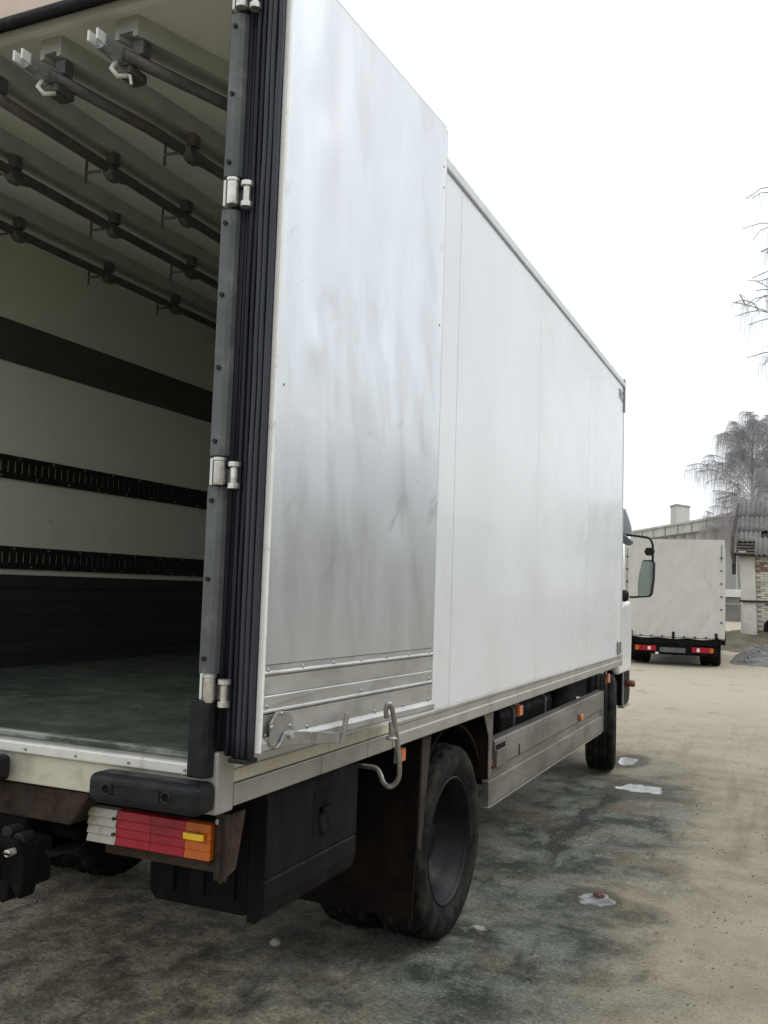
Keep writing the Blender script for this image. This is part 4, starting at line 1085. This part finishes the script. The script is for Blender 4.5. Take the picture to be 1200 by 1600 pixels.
tp.grid(lambda u, v: (-HW + 2 * HW * u, TL, 0.655 + (TH - 0.655) * v), 8, 8)
tarp = t2p(tp, 'tarpaulin', tarpm, smooth=False)
sharp_smooth(tarp, 50)
eyem = MB().box(-0.022, 0.022, -0.012, 0.004, -0.014, 0.014).mesh('strap_end', black)
for z in (2.55, 2.25, 1.95, 1.65, 1.35, 1.05):
    for s in (-1, 1):
        put(eyem, 'strap_end', tarp, T2 @ T((s * (HW - 0.07), -0.030, z)))
for k in range(9):
    put(eyem, 'strap_end', tarp, T2 @ T((-0.98 + k * 0.245, -0.030, 0.690)))
t2p(MB().box(HW - 0.075, HW - 0.062, -0.032, -0.02, 2.45, 2.86), 'tie_cord', cabg, tarp)
t2p(MB().box(-HW + 0.06, -HW + 0.073, -0.032, -0.02, 1.60, 2.75), 'tie_cord', cabg, tarp)
t2p(MB().tube([(-HW, -0.034, 0.685), (-0.3, -0.036, 0.672), (0.3, -0.036, 0.668), (HW, -0.034, 0.672)], 0.006, 6), 'tie_cord', black, tarp)
bed = t2p(MB().box(-1.06, 1.06, 0.0, TL, 0.50, 0.652), 'flatbed', black, None, 0.008)
for x in (-0.955, 0.005, 0.955):
    t2p(MB().box(x - 0.028, x + 0.028, -0.055, -0.005, 0.52, 0.80), 'stake_post', black, bed, 0.006)
t2p(MB().box(-0.98, 1.00, 0.03, 0.09, 0.26, 0.498), 'rear_crossmember', black, None, 0.008)
for s in (-1, 1):
    x0, x1 = (-0.86, -0.38) if s < 0 else (0.42, 0.90)
    l2 = t2p(MB().box(x0, x1, -0.035, 0.025, 0.335, 0.455), 'tail_lamp', redl, None, 0.006)
    xa = x0 + 0.0 if s < 0 else x1 - 0.085
    t2p(MB().box(xa, xa + 0.085, -0.041, -0.0352, 0.342, 0.448), 'indicator_lens', amberl, l2, 0.002)
    xw = x1 - 0.19 if s < 0 else x0 + 0.11
    t2p(MB().box(xw, xw + 0.065, -0.041, -0.0352, 0.355, 0.435), 'clear_lens', M('white_lens', (0.75, 0.72, 0.68), 0.3), l2, 0.002)
np_ = t2p(MB().box(-0.34, 0.32, -0.02, 0.02, 0.29, 0.44), 'plate_holder', black, None, 0.006)
t2p(MB().box(-0.30, 0.28, -0.028, -0.0205, 0.315, 0.425), 'number_plate', rub_cover, np_, 0.003)
t2p(MB().box(-0.40, -0.33, -0.03, 0.01, 0.262, 0.31), 'plate_lamp', edgew, np_, 0.006)
for s in (-1, 1):
    for k, off in enumerate((0.93, 0.70)):
        wheel(t2, T2 @ T((s * off, 0.85, 0.40)) @ (Matrix.Identity(4) if s > 0 else Matrix.Rotation(PI, 4, 'Z')) @ Matrix.Scale(0.91, 4), tm_block, rm_dish)
    wheel(t2, T2 @ T((s * 0.88, 4.9, 0.40)) @ (Matrix.Identity(4) if s > 0 else Matrix.Rotation(PI, 4, 'Z')) @ Matrix.Scale(0.91, 4), tm_rib, rm_front)
    t2p(MB().box(s * 0.81 - 0.22, s * 0.81 + 0.22, 0.33, 0.345, 0.16, 0.49), 'mudflap', mudm)
    t2p(MB().box(s * 0.40 - 0.04, s * 0.40 + 0.04, 0.095, 5.3, 0.49, 0.499 - 0.16 + 0.16), 'chassis_rail', black) if False else t2p(MB().box(s * 0.40 - 0.04, s * 0.40 + 0.04, 0.095, 5.3, 0.34, 0.497), 'chassis_rail', black)
t2p(MB().lathe([(-0.62, 0.001), (-0.62, 0.06), (-0.2, 0.07), (0.0, 0.16), (0.2, 0.07), (0.62, 0.06), (0.62, 0.001)], 16, (0, 0.85, 0.40)), 'rear_axle', black, None, 0, True)
cab2 = make_cab(t2, -2.55, -0.55, 25.25, 26.9, 0.62, 2.25, M('cab_blue', (0.10, 0.16, 0.28), 0.35))

# ------------------------------------------------------------------ rubble, bricks
def heap(name, x0, x1, y0, y1, h, seed, mat):
    def fn(u, v):
        x = x0 + (x1 - x0) * u; y = y0 + (y1 - y0) * v
        e = max(0.0, math.sin(PI * u) * math.sin(PI * v)) ** 0.6
        z = h * e * (0.45 + 0.9 * abs(noise.noise(Vector((x * 0.9, y * 0.7, seed)))) + 0.35 * noise.noise(Vector((x * 3, y * 3, seed))))
        return (x, y, gz(x, y) + z - 0.03)
    return MB().grid(fn, 60, 40).build(name, mat, smooth=True)
tag(heap('earth_bank', -2.2, 4.5, 27.2, 36.0, 0.42, 7.0, earthb), 'low brown earth bank at the foot of the brick shed', 'earth', kind='stuff')
tag(heap('rubble_mound', -0.25, 3.6, 22.3, 29.0, 0.55, 3.0, rubm), 'low grey mound of rubble and earth right of the tarpaulin lorry', 'rubble', kind='stuff')
rk = MB()
for k in range(420):
    x = random.uniform(0.0, 2.9); y = random.uniform(22.0, 28.5)
    r = 0.02 + 0.08 * random.random() ** 3
    e = max(0.0, math.sin(PI * ((x + 0.25) / 3.85)) * math.sin(PI * max(0, min(1, (y - 22.3) / 6.7)))) ** 0.6
    z = gz(x, y) + 0.55 * e * (0.45 + 0.9 * abs(noise.noise(Vector((x * 0.9, y * 0.7, 3.0))))) - 0.02
    a = random.random() * PI; ca, sa = math.cos(a) * r, math.sin(a) * r; h = r * random.uniform(0.4, 0.8)
    q = random.uniform(0.5, 0.9)
    rk.add([(x + ca, y + sa, z - h * .4), (x - sa, y + ca, z - h * .4), (x - ca, y - sa, z - h * .4), (x + sa, y - ca, z - h * .4),
            (x + ca * q, y + sa * q, z + h), (x - sa * q, y + ca * q, z + h * .8), (x - ca * q, y - sa * q, z + h * .9), (x + sa * q, y - ca * q, z + h * .6)],
           [(3, 2, 1, 0), (4, 5, 6, 7), (0, 1, 5, 4), (1, 2, 6, 5), (2, 3, 7, 6), (3, 0, 4, 7)])
tag(rk.build('rubble_chunks', rubl), 'pale broken chunks strewn over the grey mound', 'rubble', kind='stuff')
# stacked stones seen between the cab and the tarpaulin lorry
for k, (dx, z0, zz, w_, sd) in enumerate(((0, 0.0, 0.20, 0.40, 1), (0.02, 0.205, 0.16, 0.36, 2), (-0.02, 0.37, 0.18, 0.38, 3), (0.01, 0.555, 0.15, 0.34, 4))):
    o = MB().box(-0.2, 0.2, -0.18, 0.18, 0, zz).build('stone_block', stonem, bevel=0.035, seg=3)
    o.location = (-2.42 + dx, 21.6, z0 + gz(-2.42, 21.6)); o.rotation_euler = (0, 0, 0.1 * sd)
    tag(o, ['lowest rough stone block of the stack left of the tarpaulin lorry', 'second rough stone block from the bottom of the stack by the lorry', 'third rough stone block from the bottom of the stack by the lorry', 'topmost rough stone block of the stack by the lorry'][k], 'stone', 'stacked stone blocks')

# ------------------------------------------------------------------ brick shed
YS = 30.0
shed = empty('brick_shed', (2.2, 33.0, 0.30))
tag(shed, 'old limewashed brick shed with grey corrugated roof at the right edge', 'shed')
ZG = 0.26
SX1 = 5.4
# wall core with its leaning left end
core = MB()
wl = [(-0.10, ZG), (SX1, ZG), (SX1, 3.02), (-0.305, 3.02)]
core.prism(wl, YS + 0.06, YS + 0.36).build('front_wall', mortar, shed)
sw = shed.children[0]
MB().box(SX1 - 0.3, SX1 - 0.002, YS + 0.361, YS + 5.6, ZG, 3.02).build('side_wall', limewash, shed)
MB().box(-0.28, -0.02, YS + 0.361, YS + 5.6, ZG, 3.02).build('side_wall', limewash, shed)
MB().box(-0.28, SX1, YS + 5.601, YS + 5.9, ZG, 3.02).build('back_wall', limewash, shed)
# corner pilaster in limewash
MB().prism([(-0.125, ZG), (0.245, ZG), (0.155, 3.0), (-0.325, 3.0)], YS - 0.06, YS + 0.059).build('pilaster', limewash, shed, bevel=0.012)
MB().prism([(-0.16, ZG + 0.62), (-0.05, ZG), (-0.12, ZG)], YS - 0.10, YS - 0.061).build('pilaster_foot', limewash, shed)
# bricks, course by course
bm_ = {}
for nm, mt in (('l', brickl), ('t', brickt), ('r', brickr)):
    bb = MB().box(-0.121, 0.121, 0.0, 0.06, 0, 0.066)
    bm_[nm] = bb.mesh('brick', mt)
row = 0; z = ZG + 0.005; cnt = 0
while z < 2.98:
    left = 0.245 - 0.09 * (z - ZG) / 2.74 + 0.005
    x = left + (0.0 if row % 2 else -0.125) + 0.13
    while x < 1.55 and cnt < 300:
        if x - 0.121 >= left - 0.002:
            pn = noise.noise(Vector((x * 1.6, z * 1.6, 4.0)))
            if z > 2.35 and x < 0.75: k = 'r' if random.random() < 0.60 else 'l'
            elif z < ZG + 0.17: k = 'r' if random.random() < 0.8 else 'l'
            else: k = 'l' if random.random() < 0.72 + pn * 0.4 else ('t' if random.random() < 0.88 else 'r')
            put(bm_[k], 'brick', sw, T((x, YS - 0.006 + random.uniform(-0.006, 0.006), z)))
            cnt += 1
        x += 0.252
    z += 0.0775; row += 1
rest = MB(); z = ZG + 0.005; row = 0
while z < 2.98:
    x = 1.75 + (0 if row % 2 else 0.125)
    while x < SX1 - 0.13:
        rest.box(x - 0.121, x + 0.121, YS, YS + 0.0595, z, z + 0.066); x += 0.252
    z += 0.0775; row += 1
o = rest.build('bricks', brickl, sw); o['kind'] = 'stuff'
MB().tube([(-0.30, YS - 0.12, 1.56), (SX1, YS - 0.12, 1.56)], 0.035, 10).build('rusty_pipe', rust, shed, smooth=True)
MB().box(-0.42, SX1 + 0.1, YS - 0.14, YS + 0.1, 3.022, 3.10).build('eaves_beam', oldwood, shed, bevel=0.01)
# corrugated sheets on the front slope
ev = Vector((0, YS - 0.40, 3.05)); rg = Vector((0, YS + 2.6, 4.98))
sl = (rg - ev)
def sheet(x0, x1, a, b_, lift):
    n_ = int((x1 - x0) / 0.022)
    def fn(u, v):
        x = x0 + (x1 - x0) * u
        P_ = ev + sl * (a + (b_ - a) * v)
        h = 0.027 * math.cos(2 * PI * x / 0.15) + lift
        return (x, P_.y - 0.54 * h, P_.z + 0.84 * h)
    o = MB().grid(fn, n_, 3).build('roof_sheet', slate, roofp, smooth=True, fix=False)
    s_ = o.modifiers.new('solid', 'SOLIDIFY'); s_.thickness = 0.012
roofp = MB()
roofp.add([(-0.40, ev.y + 0.03, ev.z - 0.06), (SX1 + 0.1, ev.y + 0.03, ev.z - 0.06), (SX1 + 0.1, rg.y, rg.z - 0.07), (-0.40, rg.y, rg.z - 0.07), (SX1 + 0.1, YS + 6.2, ev.z), (-0.40, YS + 6.2, ev.z)],
          [(0, 1, 2, 3), (3, 2, 4, 5)])
roofp = roofp.build('roof', darkwood, shed)
random.seed(5)
bounds = [-0.46, 0.62, 1.65, 2.68, 3.71, 4.74, 5.55]
for j in range(len(bounds) - 1):
    x0, x1 = bounds[j], bounds[j + 1] + 0.04
    if j == 0:
        sheet(x0 + 0.02, x1, 0.70, 1.01, 0.045)
        sheet(x0 + 0.04, x1 + 0.01, 0.42, 0.73, 0.030)
        sheet(x0 + 0.05, x0 + 0.78, 0.225, 0.445, 0.010)
        sheet(x0 + 0.62, x1, -0.02, 0.30, 0.020)
    else:
        sheet(x0, x1, 0.66, 1.01, 0.042); sheet(x0 + 0.01, x1, 0.31, 0.68, 0.025); sheet(x0, x1, -0.03, 0.33, 0.010)
for k in range(4):                                               # bare battens where a sheet is missing
    a = 0.03 + k * 0.055
    P_ = ev + sl * a
    MB().box(-0.42, 0.20, P_.y - 0.05, P_.y + 0.03, P_.z - 0.035, P_.z + 0.0).build('batten', oldwood, roofp)
pts = [(-0.45, rg.y - 0.1, rg.z - 0.05), (-0.50, (ev.y + rg.y) / 2 + 0.3, 4.25), (-0.52, ev.y + 0.6, 3.6), (-0.50, ev.y + 0.1, 3.1), (-0.44, ev.y, 2.72)]
for a, b_ in ((0, 0),):
    mb = MB().tube([Vector(q) for q in pts], [0.05, 0.06, 0.06, 0.065, 0.05], 6)
    mb.build('barge_board', darkwood, roofp)
MB().box(-0.52, -0.40, YS - 0.20, YS - 0.14, 2.40, 3.10).build('hanging_board', darkwood, shed)
MB().box(-0.33, -0.10, YS - 0.22, YS - 0.06, 3.105, 3.15).build('loose_block', limewash, shed, bevel=0.01)
# old tyre leaning on the wall
ot = MB().lathe([(-0.09, 0.24), (-0.11, 0.30), (-0.10, 0.37), (0.10, 0.37), (0.11, 0.30), (0.09, 0.24), (0.0, 0.25), (-0.09, 0.24)], 36, (0, 0, 0)).mesh('old_tyre', tyre, True)
o = put(ot, 'old_tyre', None, T((0.80, YS - 0.30, ZG + 0.46)) @ Matrix.Rotation(math.radians(70), 4, 'Z') @ Matrix.Rotation(math.radians(-18), 4, 'Y'))
tag(o, 'worn black tyre leaning against the shed wall at the picture edge', 'tyre')

# ------------------------------------------------------------------ concrete grain store with tower
A = Vector((-2.1, 58.5, 0)); B = Vector((-10.6, 74.5, 0))
ub = (B - A).normalized(); nb = Vector((-ub.y, ub.x, 0))
if nb.y > 0: nb = -nb
gs = empty('grain_store', (A.x, A.y, 0.8))
tag(gs, 'pale concrete grain store with a row of round silos and a flat top gallery', 'building')
GM = Matrix(((ub.x, -nb.x, 0, A.x), (ub.y, -nb.y, 0, A.y), (0, 0, 1, 0), (0, 0, 0, 1)))       # local x along the front, y into the building
def gp_(mb, name, mat, parent=None, bevel=0.0, smooth=False):
    o = put(mb.mesh(name, mat, smooth), name, parent or gs, GM)
    return o
LG = (B - A).length
band_ = gp_(MB().box(-1.2, LG, -0.35, 3.6, 6.05, 6.66), 'gallery', concl)
gp_(MB().box(-1.3, LG + 0.1, -0.5, 3.75, 6.662, 6.80), 'gallery_roof', concl, band_)
k = 0
x = 2.6
while x < LG:
    gp_(MB().lathe([(0.5, 0.78), (6.045, 0.78)], 28, (x, 0.9, 0), 'z'), 'silo', concl, None, 0, True)
    x += 1.72
gp_(MB().box(-1.2, 1.55, 0.0, 3.4, 0.4, 6.045), 'end_block', concm)
gp_(MB().box(-1.2, LG, 1.7, 3.4, 0.4, 6.04), 'back_wall', concm)
gp_(MB().prism([(-0.2, 6.0), (0.05, 6.0), (-0.45, 0.6), (-0.75, 0.6)], -0.05, -0.004, 'y'), 'slanting_pale_strip', concl)  # slanting strip of paler concrete on the end block
for k in range(int(LG / 2.4)):
    gp_(MB().box(0.9 + k * 2.4, 1.0 + k * 2.4, -0.40, -0.351, 6.06, 6.655), 'gallery_joint', concm, band_)
tw = ray_on(1045, 805, 1, 70.0); tw2 = ray_on(1075, 805, 1, 70.0)
tz = ray_on(1060, 791, 1, 70.0).z
tower = empty('lift_tower', ((tw.x + tw2.x) / 2, 71, 6.0))
tag(tower, 'square concrete tower rising above the grain store gallery', 'tower')
cxm = tw.x + (tw2.x - tw.x) * 0.42
tb_ = MB().add([(tw.x, 71.0, 0.5), (cxm, 69.6, 0.5), (tw2.x, 71.2, 0.5), (cxm + 0.1, 72.8, 0.5), (tw.x, 71.0, tz), (cxm, 69.6, tz), (tw2.x, 71.2, tz), (cxm + 0.1, 72.8, tz)],
               [(3, 2, 1, 0), (4, 5, 6, 7), (0, 1, 5, 4), (1, 2, 6, 5), (2, 3, 7, 6), (3, 0, 4, 7)]).build('tower_shaft', concl, tower)
mb = MB().add([(tw.x - .06, 71.0, tz), (cxm, 69.5, tz), (tw2.x + .06, 71.2, tz), (cxm + 0.1, 72.9, tz), (tw.x - .06, 71.0, tz + .14), (cxm, 69.5, tz + .14), (tw2.x + .06, 71.2, tz + .14), (cxm + 0.1, 72.9, tz + .14)],
               [(3, 2, 1, 0), (4, 5, 6, 7), (0, 1, 5, 4), (1, 2, 6, 5), (2, 3, 7, 6), (3, 0, 4, 7)]).build('tower_cap', concm, tower)
# low concrete wall with a white beam between lorry and shed
yw = 46.0
zb0 = ray_on(1146, 968, 1, yw).z; zb1 = ray_on(1146, 931, 1, yw).z; zb2 = ray_on(1146, 921, 1, yw).z
wl = empty('concrete_wall', (-3.0, yw, 0.6))
tag(wl, 'low dark concrete wall topped by a white beam between lorry and shed', 'wall')
MB().box(-9.0, 2.5, yw, yw + 0.3, gz(0, yw) - 0.3, zb1 - 0.06).build('wall_slab', concd, wl)
MB().box(-9.0, 2.5, yw - 0.12, yw + 0.42, zb1 - 0.058, zb2).build('white_beam', whitebeam, wl, bevel=0.01)
MB().box(-9.0, 2.5, yw - 0.03, yw - 0.002, zb1 - 0.42, zb1 - 0.36).build('wall_ledge', concm, wl)

# ------------------------------------------------------------------ bare weeping birches
def birch(name, base, H, spread, seed, label, nlimb, ntw, droop, twr=0.009, t0=0.22):
    rnd = random.Random(seed)
    root = empty(name, base)
    tag(root, label, 'tree', 'bare birches')
    b0 = Vector(base)
    tr = MB(); br = MB()
    tip = []
    P_ = []
    for k in range(9):
        t = k / 8
        P_.append(b0 + Vector((0.35 * math.sin(seed + t * 3) * t, 0.35 * math.cos(seed * 2 + t * 2.2) * t, H * 0.93 * t)))
    tr.tube(P_, [0.028 * H * 0.62 * (1 - 0.93 * k / 8) + 0.01 for k in range(9)], 9)
    limbs = []
    for i in range(nlimb):
        t = t0 + (0.98 - t0) * (i / nlimb) ** 0.9
        st = P_[0].lerp(P_[-1], t)
        f = t * 8; k = min(7, int(f)); st = P_[k].lerp(P_[k + 1], f - k)
        a = i * 2.39996 + rnd.uniform(-0.4, 0.4)
        L = spread * (1.15 - 0.75 * t) * rnd.uniform(0.6, 1.2)
        pts = []
        for j in range(7):
            s = j / 6
            rise = L * (1.25 * s - 0.60 * s * s)
            pts.append(st + Vector((math.cos(a) * L * s * 0.9, math.sin(a) * L * s * 0.9, rise)) + Vector((rnd.uniform(-.06, .06), rnd.uniform(-.06, .06), rnd.uniform(-.05, .05))) * L * s)
        r0 = 0.010 * H * 0.35 * (1.15 - t)
        tr.tube(pts, [r0 * (1 - 0.88 * j / 6) + 0.006 for j in range(7)], 5)
        limbs.append(pts)
        for _ in range(5):
            s = rnd.uniform(0.25, 0.98) * 6; k = min(5, int(s)); q = pts[k].lerp(pts[k + 1], s - k)
            a2 = a + rnd.uniform(-1.3, 1.3); L2 = L * rnd.uniform(0.25, 0.5)
            pp_ = []
            for j in range(5):
                u = j / 4
                pp_.append(q + Vector((math.cos(a2) * L2 * u, math.sin(a2) * L2 * u, L2 * (0.55 * u - 0.55 * u * u))) + Vector((rnd.uniform(-.04, .04), rnd.uniform(-.04, .04), rnd.uniform(-.04, .04))) * L2)
            tr.tube(pp_, [0.016 * (1 - 0.6 * j / 4) * H / 12 + 0.003 for j in range(5)], 4)
            limbs.append(pp_)
    for i in range(ntw):
        pts = limbs[rnd.randrange(len(limbs))]
        n_ = len(pts) - 1
        s = (0.2 + 0.8 * rnd.random() ** 0.7) * n_; k = min(n_ - 1, int(s)); q = pts[k].lerp(pts[k + 1], s - k)
        a = rnd.uniform(0, 2 * PI); L = droop * rnd.uniform(0.35, 1.15)
        o1 = 0.28 * L; pp_ = []
        for j in range(5):
            u = j / 4
            out = o1 * (1 - (1 - u) ** 2)
            pp_.append(q + Vector((math.cos(a) * out + rnd.uniform(-.02, .02) * L, math.sin(a) * out + rnd.uniform(-.02, .02) * L, L * (0.16 * u - 0.95 * u * u))))
        br.tube(pp_, [twr * (1 - 0.55 * j / 4) for j in range(5)], 3, False)
    tr.build('trunk', barkm, root, smooth=True, fix=False)
    br.build('crown', twigm, root, fix=False)
    return root
birch('birch_tree', (-0.8, 56.0, 0.8), 12.0, 3.9, 3, 'bare weeping birch standing behind the brick shed', 64, 15000, 1.75, 0.0046)
birch('birch_tree', (2.75, 26.5, 0.2), 14.0, 4.8, 11, 'nearer bare birch whose hanging twigs enter the picture top right', 34, 3200, 1.5, 0.0032, 0.52)
birch('birch_tree', (-4.6, 82.0, 0.9), 8.6, 2.6, 21, 'small faint bare birch behind the grain store, left of the weeping one', 26, 2500, 1.0, 0.006)

# ------------------------------------------------------------------ unseen garage block, added for the door and body side to mirror
gb = empty('added_garage_block', (14.0, 12.0, 0.0))
tag(gb, 'long low unseen garage block, added to be mirrored in the lorry side', 'building')
gwall = M('grey_rendered_brick', (0.36, 0.345, 0.32), 0.9, var=0.2, vscale=0.8, dirt=(0.26, 0.25, 0.23), dirt_amt=0.42, dirt_scale=1.2)
ggate = M('beige_gate_paint', (0.46, 0.40, 0.32), 0.6, var=0.15, vscale=2)
MB().box(12.0, 18.0, -24.0, 40.0, -0.3, 4.4).build('block_wall', gwall, gb)
MB().box(11.7, 18.3, -24.3, 40.3, 4.402, 4.7).build('block_roof', concd, gb)
for k in range(13):
    y = -21.5 + k * 4.8
    g_ = MB().box(11.93, 11.998, y, y + 3.2, 0.0, 3.3).build('gate', ggate if k % 3 else darkwood, gb, bevel=0.01)
    MB().box(11.90, 11.929, y + 1.58, y + 1.62, 0.0, 3.3).build('gate_seam', darkwood, g_)
    MB().box(11.94, 11.998, y + 0.6, y + 2.6, 3.5, 4.1).build('window', glass, gb, bevel=0.01)
